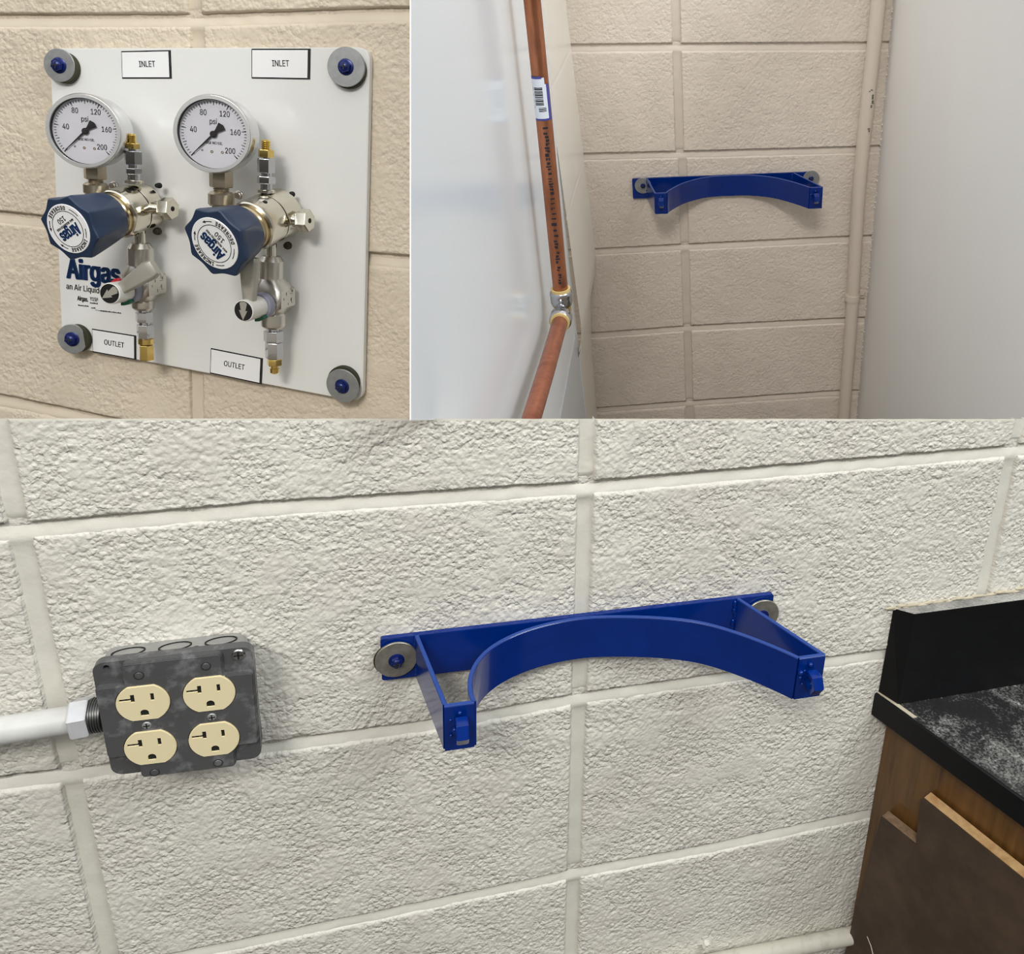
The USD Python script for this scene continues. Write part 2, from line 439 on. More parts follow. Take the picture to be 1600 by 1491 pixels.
# ---------------------------------------------------------------- block walls
def blocky(xl, xr, zb, zt, cell, amp, seed, depth=0.008, edge=0.0045, proud=0.0, cut_top=False, cut_right=False):
    """One painted block with a rough, lumpy face. xl, xr: functions of z; zb, zt: functions of x (the block's own edges)."""
    w = xr((zb(0) + zt(0)) / 2) - xl((zb(0) + zt(0)) / 2); h = abs(zt(xl(0)) - zb(xl(0)))
    nx, nz = max(4, int(w / cell)), max(4, int(h / cell))
    S, T = np.meshgrid(np.linspace(0, 1, nx + 1), np.linspace(0, 1, nz + 1), indexing='ij')
    X = xl(0) + S * (xr(0) - xl(0))
    for _ in range(2):
        Z = zb(X) + T * (zt(X) - zb(X))
        X = xl(Z) + S * (xr(Z) - xl(Z))
    P = np.stack([X, Z, np.full_like(X, seed * 3.17)], -1)
    # chipped, wandering edges
    wob = lambda s: (meshkit.fbm(P * [60, 60, 1], 3, s) - 0.5)
    dx = X - xl(Z) if cut_right else np.minimum(X - xl(Z), xr(Z) - X)
    dz = Z - zb(X) if cut_top else np.minimum(Z - zb(X), zt(X) - Z)
    e1 = edge * (0.55 + 1.5 * np.abs(wob(seed + 1)))
    rnd = lambda d, e: np.sqrt(np.clip(1 - (1 - np.clip(d / e, 0, 1)) ** 2, 0, 1))
    rim = np.minimum(rnd(dx, e1), rnd(Z - zb(X), e1 * .8))
    if not cut_top:
        rim = np.minimum(rim, 0.62 + 0.38 * rnd(zt(X) - Z, e1 * 1.2))
    big = meshkit.fbm(P * [28, 28, 1], 3, seed + 3)
    # rounded lumps of paint over open aggregate
    q = np.stack([X, Z], -1) + 0.0009 * (np.stack([meshkit.noise(P * [260, 260, 1], seed + 5), meshkit.noise(P * [260, 260, 1], seed + 6)], -1) - 0.5) * 2
    lump = 0.62 * grains(q, 0.0034, seed + 7) + 0.42 * grains(q + .37, 0.0021, seed + 9) + 0.22 * meshkit.noise(P * [500, 500, 1], seed + 13)
    flat = np.clip((meshkit.fbm(P * [22, 26, 1], 3, seed + 11) - 0.30) / 0.12, 0.35, 1)
    out = proud + amp * (lump - 0.6) * flat + 0.0015 * (big - 0.5)
    out = -depth + (out + depth) * rim
    sx = 0.0012 * wob(seed + 15) * (1 - rim); sz = 0.0022 * wob(seed + 17) * (1 - rim)
    V = np.c_[(X + sx).ravel(), -out.ravel(), (Z + sz).ravel()]
    i = np.arange(nx)[:, None] * (nz + 1) + np.arange(nz)[None, :]
    i = i.ravel()
    F = np.c_[i, i + nz + 1, i + nz + 2, i + 1]
    return V, F


def grains(q, size, seed):
    """domes of random height on a jittered grid, 0 .. 1"""
    g = q / size
    i0 = np.floor(g).astype(np.int64)
    def h(a, b, k):
        n = (a * 374761393 + b * 668265263 + (seed * 31 + k) * 144665) & 0xFFFFFFFF
        n = ((n ^ (n >> 13)) * 1274126177) & 0xFFFFFFFF
        return ((n ^ (n >> 16)) & 0xFFFF) / 65535.0
    best = np.zeros(g.shape[:-1])
    for a in (-1, 0, 1):
        for b in (-1, 0, 1):
            ca, cb = i0[..., 0] + a, i0[..., 1] + b
            dx = g[..., 0] - (ca + 0.15 + 0.7 * h(ca, cb, 1)); dz = g[..., 1] - (cb + 0.15 + 0.7 * h(ca, cb, 2))
            rr = 0.55 + 0.5 * h(ca, cb, 3)
            d = 1 - (dx * dx * 1.0 + dz * dz * 0.8) / (rr * rr)
            best = np.maximum(best, np.sqrt(np.clip(d, 0, 1)) * (0.35 + 0.65 * h(ca, cb, 4)))
    return best


def flat_block(x0, x1, z0, z1, t):
    return cbox(x0, x1, 0.0, t, z0, z1, 0.004)


def pl(pts):
    a = np.array(pts, float)
    def f(x):
        x = np.asarray(x, float)
        s0 = (a[1, 1] - a[0, 1]) / (a[1, 0] - a[0, 0]); s1 = (a[-1, 1] - a[-2, 1]) / (a[-1, 0] - a[-2, 0])
        return np.where(x < a[0, 0], a[0, 1] + s0 * .3 * (x - a[0, 0]), np.where(x > a[-1, 0], a[-1, 1] + s1 * .3 * (x - a[-1, 0]), np.interp(x, a[:, 0], a[:, 1])))
    return f


def mortar_mesh(xl, xr, rows, cell, out, amp, seed):
    """mortar bed; at each level joint it is struck sloping: deep under the block above, flush on the block below"""
    w = xr(0.0) - xl(0.0)
    xs = np.linspace(0, 1, int(w / cell) + 1)
    prof = [(-.0090, -.0016), (-.0064, -.0014), (-.0052, -.0014), (-.0036, -.0017), (-.0016, -.0024), (.0008, -.0033), (.0030, -.0044), (.0046, -.0054), (.0060, -.0058), (.0090, -.0040)]
    lines = [(rows[-1], 0.0, out)]
    for r in range(len(rows) - 2, -1, -1):
        a, b = rows[r + 1], rows[r]
        if r == 0 and False:
            pass
        lines += [((lambda x, a=a, b=b, t=t: a(x) + .012 + t * (b(x) - a(x) - .024)), 0.0, out) for t in np.linspace(0, 1, 28)]
        if r > 0:
            lines += [((lambda x, b=b, d=d: b(x) + d), 1.0, o) for d, o in prof]
        else:
            lines.append((b, 0.0, out))
    X0 = xl(0) + xs * w
    V = []
    for f, kind, o in lines:
        z = f(X0)
        x = xl(z) + xs * (xr(z) - xl(z))
        z = f(x)
        P = np.stack([x, z, np.full_like(x, seed)], -1)
        n = meshkit.fbm(P * [90, 90, 1], 3, seed) - 0.5
        V.append(np.c_[x, -((o if kind else out) + amp * n * (1 if not kind else 1.2)), z])
    nz = len(lines)
    V = np.stack(V, 1)          # xs, lines
    i = (np.arange(len(xs) - 1)[:, None] * nz + np.arange(nz - 1)[None, :]).ravel()
    return V.reshape(-1, 3), np.c_[i, i + nz, i + nz + 1, i + 1]


J = 0.0050  # half a joint

add = lambda f, d: (lambda x: f(x) + d)
const = lambda c: (lambda x: np.full_like(np.asarray(x, float), c))


def build_wall(name, frame, material, label, rows, cols, cells, amp, mo, core, seed, cut=None, edge=0.0045):
    """rows: joint lines from the top down (first = the wall's top edge); cols per row: list of x-joint functions."""
    t = Thing(name, frame, kind='structure', label=label)
    k = seed
    for r in range(len(rows) - 1):
        top = rows[r] if r == 0 else add(rows[r], -J)
        bot = rows[r + 1] if r == len(rows) - 2 else add(rows[r + 1], J)
        cs = cols[r]
        for c in range(len(cs) - 1):
            xl = cs[c] if c == 0 else add(cs[c], J * 1.05)
            xr = cs[c + 1] if c == len(cs) - 2 else add(cs[c + 1], -J * 1.05)
            k += 1
            pr = 0.0012 * (((k * 7919) % 13) / 13.0 - 0.5)
            t.part('block', blocky(xl, xr, bot, top, cells[r][c], amp, k, proud=pr, edge=edge, cut_top=(cut == 'top' and r == 0), cut_right=(cut == 'right' and c == len(cs) - 2)), material, smooth=True)
    t.part('mortar', mortar_mesh(cols[0][0], cols[0][-1], rows, mo[0], mo[1], mo[2], seed), material.replace('wall', 'mortar'), smooth=True)
    t.part('wall_core', core, material, smooth=False)
    return t


def wedge_core(face, back):
    """solid behind the blocks: face and back outlines, each four (x, y, z) in the same order"""
    V = np.array(face + back, float)
    F = [[0, 1, 2], [0, 2, 3], [4, 6, 5], [4, 7, 6]]
    for i in range(4):
        j = (i + 1) % 4
        F += [[i, i + 4, j], [j, i + 4, j + 4]]
    return V, np.array(F)


def walls():
    # nearer ivory wall with outlets: raked top edge, the back falls away behind it
    H0 = pl([(-0.25, -0.0992), (1.2, -0.2072)])
    H1 = pl([(0.0, -0.1990), (0.15, -0.1985), (0.385, -0.2044), (0.774, -0.2052)])
    H2 = pl([(-0.03, -0.407), (0.0, -0.4085), (0.14, -0.4103), (0.277, -0.4125), (0.387, -0.4075), (0.66, -0.4085)])
    H3 = pl([(0.0, -0.615), (0.2165, -0.612), (0.389, -0.609), (0.515, -0.6115), (0.67, -0.608)])
    H4 = const(-0.812); H5 = const(-1.015)
    V = [const(-0.19), const(0.0003), const(0.3872), pl([(-0.9, 0.7733), (-0.2, 0.7738), (-0.177, 0.7775)]), const(1.16)]
    f, c = 0.0011, 0.004
    build_wall('wall_front', 'C', 'wall_c', 'ivory painted concrete block wall behind the outlet box and nearer blue bracket',
               [H0, H1, H2, H3, H4, H5], [V] * 5,
               [[0.002, f, f, f], [0.002, f, f, f], [0.0022, f, f, 0.003], [0.003, f, f, c], [c, 0.003, c, c]], 0.0016, (0.0035, -0.0030, 0.0016), 
               wedge_core([(-0.19, 0.004, -0.106), (-0.19, 0.004, -1.31), (1.16, 0.004, -1.31), (1.16, 0.004, -0.2062)], [(-0.19, 0.05, -0.17), (-0.19, 0.05, -1.31), (1.16, 0.05, -1.31), (1.16, 0.05, -0.27)]), 100, cut='top')
    # beige wall behind the regulator plate: its right end is cut, the back raked
    xc = pl([(-0.563, 0.6283), (-0.179, 0.6163), (0.0, 0.6107)])
    xc2 = lambda z: 0.6163 + (np.asarray(z, float) + 0.179) / (-0.384) * 0.012
    H0 = const(0.0); H1 = pl([(0.02, -0.228), (0.23, -0.218), (0.41, -0.2074), (0.6, -0.1913), (0.63, -0.190)])
    H2 = pl([(0.02, -0.405), (0.217, -0.4061), (0.587, -0.4104), (0.617, -0.4097)])
    H3 = pl([(0.0, -0.585), (0.2, -0.598), (0.6, -0.628)]); H4 = const(-0.76)
    f = 0.0014
    build_wall('wall_left', 'A', 'wall_a', 'beige painted concrete block wall behind the white regulator plate',
               [H0, H1, H2, H3, H4], [[const(0.02), const(0.4095), xc2], [const(0.02), const(0.4120), xc2], [const(0.02), const(0.4036), xc2], [const(0.02), const(0.4036), xc2]],
               [[f, f], [f, f], [f, f], [0.004, 0.004]], 0.0016, (0.004, -0.0030, 0.0014),
               wedge_core([(0.02, 0.004, 0.0), (0.02, 0.004, -0.76), (0.6325, 0.004, -0.76), (0.6095, 0.004, 0.0)], [(0.02, 0.05, 0.0), (0.02, 0.05, -0.76), (0.56, 0.05, -0.76), (0.54, 0.05, 0.0)]), 300, cut='right')
    # farther tan wall of the niche
    H0 = const(0.012); H1 = pl([(0.2, -0.169), (0.403, -0.178), (0.719, -0.193), (0.78, -0.1945)])
    H2 = pl([(0.243, -0.3637), (0.405, -0.3674), (0.702, -0.3726)]); H3 = pl([(0.248, -0.5542), (0.407, -0.5510), (0.70, -0.5465)])
    H4 = pl([(0.2256, -0.7404), (0.409, -0.7302), (0.70, -0.7223)]); H5 = pl([(0.2215, -0.9254), (0.409, -0.9127), (0.688, -0.8952)]); H6 = const(-1.08); HT = const(0.18)
    f = 0.0022
    cs = [[const(0.17), const(x), const(0.79)] for x in (0.404, 0.4035, 0.4035, 0.4080, 0.4085, 0.409, 0.409)]
    build_wall('wall_back', 'B', 'wall_b', 'tan painted concrete block wall at the back of the narrow niche',
               [HT, H0, H1, H2, H3, H4, H5, H6], cs, [[0.005, 0.005]] + [[f, f]] * 5 + [[0.004, 0.004]], 0.0016, (0.005, -0.0022, 0.0012),
               wedge_core([(0.17, 0.004, 0.18), (0.17, 0.004, -1.08), (0.79, 0.004, -1.08), (0.79, 0.004, 0.18)], [(0.17, 0.06, 0.18), (0.17, 0.06, -1.08), (0.79, 0.06, -1.08), (0.79, 0.06, 0.18)]), 500, edge=0.004)
    # white wall at the right of the niche
    t = Thing('wall_right', 'B', kind='structure', label='plain off-white painted wall at the right of the niche')
    pts = [(0.02, 0.18), (-0.70, 0.10), (-0.845, -0.385), (-0.5927, -0.5692), (0.02, -1.05)]
    poly = Polygon(pts)
    B = np.array([[0, 1, 0], [0, 0, 1], [1, 0, 0]], float).T
    t.part('wall_sheet', extrude(poly, 0.03, (0.7600, 0, 0), B), 'drywall', smooth=False)
    # ragged paint line of beads where the painter's edge meets the block wall
    r2 = np.random.default_rng(3)
    beads = []
    for z in np.arange(0.1, -1.02, -0.011):
        a = r2.uniform(0.0004, 0.0017)
        beads.append(lathe([(0.0, -a), (a * .8, -a * .5), (a, 0), (a * .8, a * .5), (0, a)], (0.7595, -0.004 - r2.uniform(0, .004), z + r2.uniform(-.004, .004)), (0, 0, 1), 8))
    t.part('paint_bead', beads, 'drywall', kind='stuff')
    # floor far below
    t = Thing('floor', 'C', kind='structure', label='grey floor')
    stage.GetPrimAtPath(t.path).GetAttribute('xformOp:transform').Set(Gf.Matrix4d(1.0))
    t.part('floor_slab', cbox(-3, 3, -3, 3, -0.05, 0.0), 'floor', smooth=False)
    # the rest of the room, behind the viewer
    for nm, b, lab in (('wall_rear', (-2.6, 2.6, -2.5, -2.42, 0, 2.6), 'plain wall behind the viewer'), ('wall_far_left', (-2.68, -2.6, -2.5, 2.48, 0, 2.6), 'plain wall far to the left'), ('wall_far_back', (-2.6, 2.6, 2.4, 2.48, 0, 2.6), 'plain wall far behind the niche'), ('wall_far_right', (2.6, 2.68, -2.5, 2.48, 0, 2.6), 'plain wall far to the right')):
        t = Thing(nm, 'C', kind='structure', label=lab)
        stage.GetPrimAtPath(t.path).GetAttribute('xformOp:transform').Set(Gf.Matrix4d(1.0))
        t.part('wall_sheet', cbox(*b), 'room' if nm != 'wall_far_back' else 'mortar_b', smooth=False)


walls()


# ---------------------------------------------------------------- blue cylinder brackets
def spline(pts, n):
    from scipy.interpolate import CubicSpline
    P = np.array(pts, float)
    d = np.r_[0, np.cumsum(np.linalg.norm(np.diff(P, axis=0), axis=1))]
    return CubicSpline(d, P)(np.linspace(0, d[-1], n))


def ribbon(path, t, z0, z1, edge=0.0004):
    """A strip of flat bar standing on edge along a path in (x, out)."""
    P = np.array(path, float)
    T = np.gradient(P, axis=0); T /= np.linalg.norm(T, axis=1)[:, None]
    N = np.c_[-T[:, 1], T[:, 0]]
    prof = [(-t / 2 + edge, z0), (t / 2 - edge, z0), (t / 2, z0 + edge), (t / 2, z1 - edge), (t / 2 - edge, z1), (-t / 2 + edge, z1), (-t / 2, z1 - edge), (-t / 2, z0 + edge)]
    m, k = len(P), len(prof)
    V = np.vstack([np.c_[P[:, 0] + N[:, 0] * a, -(P[:, 1] + N[:, 1] * a), np.full(m, z)] for a, z in prof])
    F = []
    for j in range(k):
        j2 = (j + 1) % k
        i = np.arange(m - 1)
        q = np.c_[j * m + i, j * m + i + 1, j2 * m + i + 1, j2 * m + i]
        F += [q[:, [0, 1, 2]], q[:, [0, 2, 3]]]
    for e, s in ((0, 1), (m - 1, -1)):
        for j in range(1, k - 1):
            F.append(np.array([[e, j * m + e, (j + 1) * m + e][::s]]))
    return V, np.vstack(F)


def rotz(mesh, ang, at, off):
    """turn a local bracket mesh by ang in the wall plane and move it to its place"""
    v, f = tv(mesh)
    c, s = math.cos(ang), math.sin(ang)
    return np.c_[at[0] + c * v[:, 0] + s * v[:, 2], v[:, 1], at[1] - s * v[:, 0] + c * v[:, 2]], f


def washer_stack(frame, x, z, y_base, r, label, group, washer='zinc', head='screw_blue', spacer=0.0, tilt=(0, 0), head_r=0.0048, spacer_shift=(0, 0)):
    """A fender washer with a blue hex-washer screw through it."""
    t = Thing('wall_anchor', frame, (x, y_base, z), label, 'screw', group)
    ax = unit((tilt[0], -1, tilt[1]))
    p = np.array([x, y_base, z])
    if spacer:
        q = p + np.array([spacer_shift[0], 0, spacer_shift[1]])
        t.part('rubber_spacer', cyl(q, q + np.array([0, -spacer, 0]), r * 0.94, 40), 'rubber')
        p = p + np.array([0, -spacer, 0])
    w = lathe([(0.003, 0), (r - .0005, 0), (r, .0004), (r, .0014), (r - .0004, .0019), (0.0040, .0019), (0.003, .0015)], p, ax, 48)
    t.part('washer', w, washer)
    q = p + ax * 0.0017
    h = [lathe([(head_r * 1.25, 0), (head_r * 1.28, .0008), (head_r * 1.0, .0016)], q, ax, 24), hexp(q + ax * .001, q + ax * .0046, head_r * 1.02, 0.3),
         lathe([(head_r * .8, 0), (head_r * .55, .0012), (head_r * .2, .0016)], q + ax * .0044, ax, 16)]
    t.part('screw_head', h, head)
    B = basis(ax)
    t.part('driver_slot', [place(cbox(-.0030, .0030, -.0006, .0006, .0058, .00615, .0001), q, B), place(cbox(-.0006, .0006, -.0030, .0030, .0058, .00615, .0001), q, B)], 'ink')
    return t


def bracket(frame, at, ang, band, label, turn=0.0):
    W, H, D, T = 0.3276, 0.0388, 0.0849, 0.0034
    t = Thing('cylinder_bracket', frame, (at[0], 0, at[1]), label, 'bracket', None)
    R = lambda m: rotz(m, ang, at, 0)
    t.part('back_plate', R(slab(rrect(0, W, -H, 0, .0022), -.0058, -.0012, .0006)), 'blue')
    # straight side plates from the back plate to the tips, tips bent square to the side plates
    LS = [(0.0275, .0058), (0.0440, D - .001)]; RS = [(0.2945, .0058), (0.3335, D - .001)]
    t.part('side_plate', R(ribbon(np.linspace(*np.array(LS), 12), T, -H, 0)), 'blue')
    t.part('side_plate', R(ribbon(np.linspace(*np.array(RS), 12), T, -H, 0)), 'blue')
    t.part('curved_band', R(ribbon(spline(band, 90), T, -H, 0)), 'blue')
    for a, b in (((0.0433, D), (0.0640, D)), ((0.3130, D), (0.3350, D))):
        t.part('tip_plate', R(ribbon(np.linspace(a, b, 6), T, -H, 0)), 'blue')
    # thin rim in a lighter blue along the upper edges of the bars
    rim = []
    for path in (np.linspace(*np.array(LS), 12), np.linspace(*np.array(RS), 12), spline(band, 90), np.linspace((0.0433, D), (0.0640, D), 6), np.linspace((0.3130, D), (0.3350, D), 6)):
        rim.append(R(ribbon(path, T * .86, -.0004, .0004, .0002)))
    t.part('upper_rim', rim, 'blue_edge')
    for i, (x, z) in enumerate(((0.0548, -.0150), (0.3235, -.0170))):
        c = np.array([x, -(D + .0017 + .0078), z]); hw = .0042
        n = 6; P = []
        for k in range(6):
            a = math.pi / 6 + turn + k * math.pi / 3
            for s in (-hw, -hw + .0012, hw - .0012, hw):
                q = .0092 * (0.93 if abs(s) == hw else 1)
                P.append(c + np.array([s, -q * math.sin(a), q * math.cos(a)]))
        body = m3.Manifold.hull_points(np.array(P))
        hv, hf = cyl(c - [.012, 0, 0], c + [.012, 0, 0], .0046, 20, 0)
        hole = m3.Manifold(m3.Mesh(vert_properties=np.asarray(hv, np.float32), tri_verts=np.asarray(hf, np.uint32)))
        if hole.volume() < 0:
            hole = m3.Manifold(m3.Mesh(vert_properties=np.asarray(hv, np.float32), tri_verts=np.asarray(hf[:, ::-1], np.uint32)))
        nut = body - hole
        t.part('nut', R(nut if nut.num_tri() else body), 'blue', smooth=30)
        r2 = np.random.default_rng(11 + i)
        blobs = []
        for _ in range(7):
            p = c + np.array([r2.uniform(-.009, .003), .0078 - r2.uniform(-.0006, .001), r2.uniform(-.011, .013)])
            m = trimesh.creation.icosphere(2, r2.uniform(.0011, .0022)); m.apply_translation(p); blobs.append((np.array(m.vertices), np.array(m.faces)))
        t.part('weld_bead', R(blobs), 'blue', smooth=True)
    r2 = np.random.default_rng(5)
    for xx in (0.0262, 0.2925):
        blobs = []
        for k in range(9):
            m = trimesh.creation.icosphere(2, r2.uniform(.0012, .002)); m.apply_scale([1, 1, 1.6]); m.apply_translation((xx + r2.uniform(-.0008, .0008), -.0062, -.004 - k * .0038)); blobs.append((np.array(m.vertices), np.array(m.faces)))
        t.part('weld_bead', R(blobs), 'blue', smooth=True)
    return t


BAND_C = [(.0640, .0849), (.0628, .0660), (.0675, .0490), (.0780, .0340), (.0970, .0205), (.1210, .0118), (.1450, .0080), (.1650, .0078), (.1800, .0096), (.2253, .0199), (.2543, .0318), (.2718, .0440), (.2920, .0620), (.3130, .0849)]
BAND_B = [(.0640, .0849), (.0668, .0770), (.0745, .0640), (.0880, .0450), (.1144, .0225), (.1400, .0105), (.1580, .0078), (.1850, .0074), (.2050, .0080), (.2300, .0140), (.2500, .0225), (.2730, .0400), (.2890, .0560), (.3130, .0849)]


def brackets():
    bracket('C', (0.2274, -0.3169), 0.01198, BAND_C, 'blue steel cylinder bracket beside the outlet box, on the ivory wall')
    bracket('B', (0.3143, -0.4073), 0.00355, BAND_B, 'blue steel cylinder bracket in the narrow niche between copper pipe and white wall', 0.35)
    g = None
    washer_stack('C', 0.2274 + .0112, -0.3169 - .0182, -.0058, .0160, 'fender washer and blue screw at left end of the bracket near the outlets', g, 'zinc_old', 'screw_blue', .0014, (0.06, 0.0), .0047, (-.0022, -.001))
    washer_stack('C', 0.2274 + .3170, -0.3169 - .0225, -.0058, .0158, 'half-hidden fender washer at right end of the bracket nearest the black countertop', g, 'zinc_old', 'screw_blue', .0010, (0.0, 0.0), .0047)
    washer_stack('B', 0.3143 + .0196, -0.4073 - .0133, -.0058, .0152, 'grey fender washer and dark screw at left end of the niche bracket', g, 'zinc', 'screw_blue', .0, (0, 0), .0036)
    washer_stack('B', 0.3143 + .3260, -0.4073 - .0130, -.0058, .0150, 'half-hidden pale washer at right end of the niche bracket', g, 'zinc', 'screw_blue', .0, (0, 0), .0036)


brackets()


# ---------------------------------------------------------------- outlet box with its conduit
def manif(mesh):
    v, f = tv(mesh)
    m = m3.Manifold(m3.Mesh(vert_properties=np.asarray(v, np.float32), tri_verts=np.asarray(f, np.uint32)))
    return m


def yprism(poly, y0, y1):
    """manifold of a shapely polygon (x, z) between y0 and y1"""
    gs = getattr(poly, 'geoms', [poly])
    out = None
    for g in gs:
        rings = [np.array(g.exterior.coords)[:-1]] + [np.array(i.coords)[:-1] for i in g.interiors]
        cs = m3.CrossSection([r.tolist() for r in rings], m3.FillRule.EvenOdd)
        q = cs.extrude(y1 - y0)   # z up = depth
        q = q.rotate([90, 0, 0]).translate([0, y1, 0])
        out = q if out is None else out + q
    return out


def outlet_box():
    t = Thing('outlet_box', 'C', (0.092, 0, -0.33), 'grey metal four-outlet box with two ivory duplex receptacles and raised cover', 'outlet box')
    D = 0.042
    # box body: from the wall to the cover
    back = rrect(0.0372, 0.1330, -0.3935, -0.2985, .010); front = rrect(0.0428, 0.1414, -0.3790, -0.2855, .010)
    pb = np.array(back.exterior.coords)[:-1]; pf = np.array(front.exterior.coords)[:-1]
    V = [(x, -.0005, z) for x, z in pb] + [(x, -(D - .010), z) for x, z in pf]
    t.part('box_body', hull(V), 'galv_body', smooth=40)
    # knockouts and small holes in the box's top face
    pa, pd = np.array([0, -.0005, -0.2985]), np.array([0, -(D - .010), -0.2855])
    nrm = unit(np.cross([1, 0, 0], pa - pd)); nrm = nrm if nrm[2] > 0 else -nrm
    for x in (0.0585, 0.0885, 0.1185):
        c = np.array([x + .0004, 0, 0]) + (pa * .42 + pd * .58) + nrm * .0002
        t.part('knockout', ring(.0098, .0107, -.0004, .0004, c, nrm, 40), 'dark')
    for x in (0.0745, 0.1042):
        c = np.array([x, 0, 0]) + (pa * .16 + pd * .84) + nrm * .0002
        t.part('screw_hole', lathe([(.0019, -.0003), (.0019, .0004)], c, nrm, 16), 'dark')
    # cover: low rim with corner ears, raised field pressed out of it
    def warp(m):
        """square design coordinates 0..1 -> the cover's slightly skewed outline"""
        v, f = tv(m)
        a, b = v[:, 0], v[:, 2]
        TL, TR, BR, BL = np.array([.0421, -.2824]), np.array([.1428, -.2840]), np.array([.1404, -.3824]), np.array([.0420, -.3782])
        q = ((1 - a) * (1 - b))[:, None] * BL + (a * (1 - b))[:, None] * BR + (a * b)[:, None] * TR + ((1 - a) * b)[:, None] * TL
        return np.c_[q[:, 0], v[:, 1], q[:, 1]], f
    rim = rrect(0, 1, 0, 1, .075)
    raised = rrect(.0, 1, .0, 1, .06).union(rrect(.15, .86, -.022, .3, .03))
    for cx, cy, r in ((0.0, 1.0, .16), (1.0, 1.0, .17), (0.0, 0.0, .17), (1.0, 0.0, .15)):
        ear = sbox(cx - r, cy - r, cx + r, cy + r)
        raised = raised.difference(ear.buffer(.02))
    raised = raised.buffer(-.035).buffer(.035).buffer(.02).buffer(-.02).intersection(rim.union(rrect(.15, .86, -.022, .3, .03)))
    rim2 = rim
    holes = Polygon()
    oc = [(.285, .655), (.705, .668), (.287, .255), (.702, .262)]
    def outlet_poly(cx, cy, k=1.0):
        c = Point(cx, cy).buffer(.168 * k, quad_segs=16)
        return c.intersection(sbox(cx - .2, cy - .148 * k, cx + .2, cy + .148 * k))
    for c in oc:
        holes = holes.union(outlet_poly(*c, 1.03))
    small = Point(.086, .955).buffer(.021)
    base = yprism(rim2.difference(raised.buffer(-.004)).difference(small), -(D - .004), -(D - .0105))
    lv = []
    NL = 6
    for k in range(NL):
        a0 = k / NL; a1 = (k + 1) / NL
        off = .016 * (1 - math.sqrt(1 - (a1 * .97) ** 2))
        y0 = -(D - .006) - .006 * a1; y1 = -(D - .006) - .006 * a0 + .0002
        lv.append(warp(yprism(raised.buffer(-off).difference(holes), y0, y1)))
    cov = t.part('cover', [warp(base)] + lv, 'galv', smooth=50)
    # ear fillets: soft steps where the field drops to the corner ears
    for c in oc:
        o = outlet_poly(*c)
        cx, cy = c
        slots = sbox(cx - .072, cy + .018, cx - .048, cy + .082).union(sbox(cx - .142, cy + .033, cx - .06, cy + .052))
        slots = slots.union(sbox(cx + .052, cy + .018, cx + .073, cy + .078))
        g = Point(cx + .001, cy - .082).buffer(.026).union(sbox(cx - .025, cy - .112, cx + .027, cy - .082)).intersection(sbox(cx - .1, cy - .108, cx + .1, cy))
        slots = slots.union(g)
        m = [warp(yprism(o.difference(slots), -(D + .0004), -(D - .008)))]
        m.append(warp(yprism(o.buffer(-.004).difference(slots.buffer(.001)), -(D + .0008), -(D + .0004))))
        p = t.part('receptacle', m, 'ivory', smooth=40)
        t.part('slot_shade', warp(yprism(o.buffer(-.01), -(D - .0001), -(D - .0040))), 'dark', parent=p)  # black plate close under the face, painted in place of shade in the slots
    def dot(u, v, r, h, mat_, nm, cross=False, y=-D):
        TL, TR, BR, BL = np.array([.0421, -.2824]), np.array([.1428, -.2840]), np.array([.1404, -.3824]), np.array([.0420, -.3782])
        q = (1 - u) * (1 - v) * BL + u * (1 - v) * BR + u * v * TR + (1 - u) * v * TL
        o = np.array([q[0], y + .0002, q[1]])
        p = t.part(nm, lathe([(r, 0), (r, h * .5), (r * .85, h), (r * .3, h * 1.15)], o, (0, -1, 0), 24), mat_)
        if cross:
            B = basis((0, -1, 0))
            e = h * 1.15
            t.part('phillips_slot', [place(cbox(-r * .7, r * .7, -r * .13, r * .13, e - .0003, e + .0002, .00005), o, B), place(cbox(-r * .13, r * .13, -r * .7, r * .7, e - .0003, e + .0002, .00005), o, B)], 'ink', parent=p)
        else:
            t.part('rivet_rim', ring(r * 1.0, r * 1.22, 0, .0005, o, (0, -1, 0), 24), 'thread', parent=p)
    for u, v in ((.285, .455), (.704, .463)):
        dot(u, v, .0030, .0010, 'galv_body', 'cover_screw', True)
    for u, v in ((.285, .885), (.703, .900), (.287, .016), (.709, .032)):
        dot(u, v + .006, .0027, .0007, 'galv', 'rivet')
    dot(.908, .945, .0044, .0016, 'steel', 'corner_screw', True, -(D - .0041))
    # conduit, coming in from the left
    t = Thing('conduit', 'C', (-.05, -.022, -.339), 'white painted conduit entering left side of the outlet box', 'conduit')
    t.part('pipe', tube([(-.25, -.022, -.3418), (-.03, -.022, -.3400), (.0195, -.022, -.3385)], .0094, 28), 'conduit', smooth=60)
    t.part('connector_nut', hexp((.0185, -.022, -.3385), (.0305, -.022, -.3378), .0142, .52), 'conduit_nut', smooth=30)
    th = [cyl((.0305, -.022, -.3378), (.0385, -.022, -.3374), .0112, 28)]
    for k in range(5):
        th.append(ring(.010, .0119, -.0005, .0005, (.0315 + k * .0016, -.022, -.3378), (1, 0, .03), 32))
    t.part('threaded_nipple', th, 'thread')


outlet_box()


# ---------------------------------------------------------------- bench at the right of the ivory wall
def hexa(b, t_):
    """eight corners: four below, four above, in the same turn"""
    return hull(list(b) + list(t_))


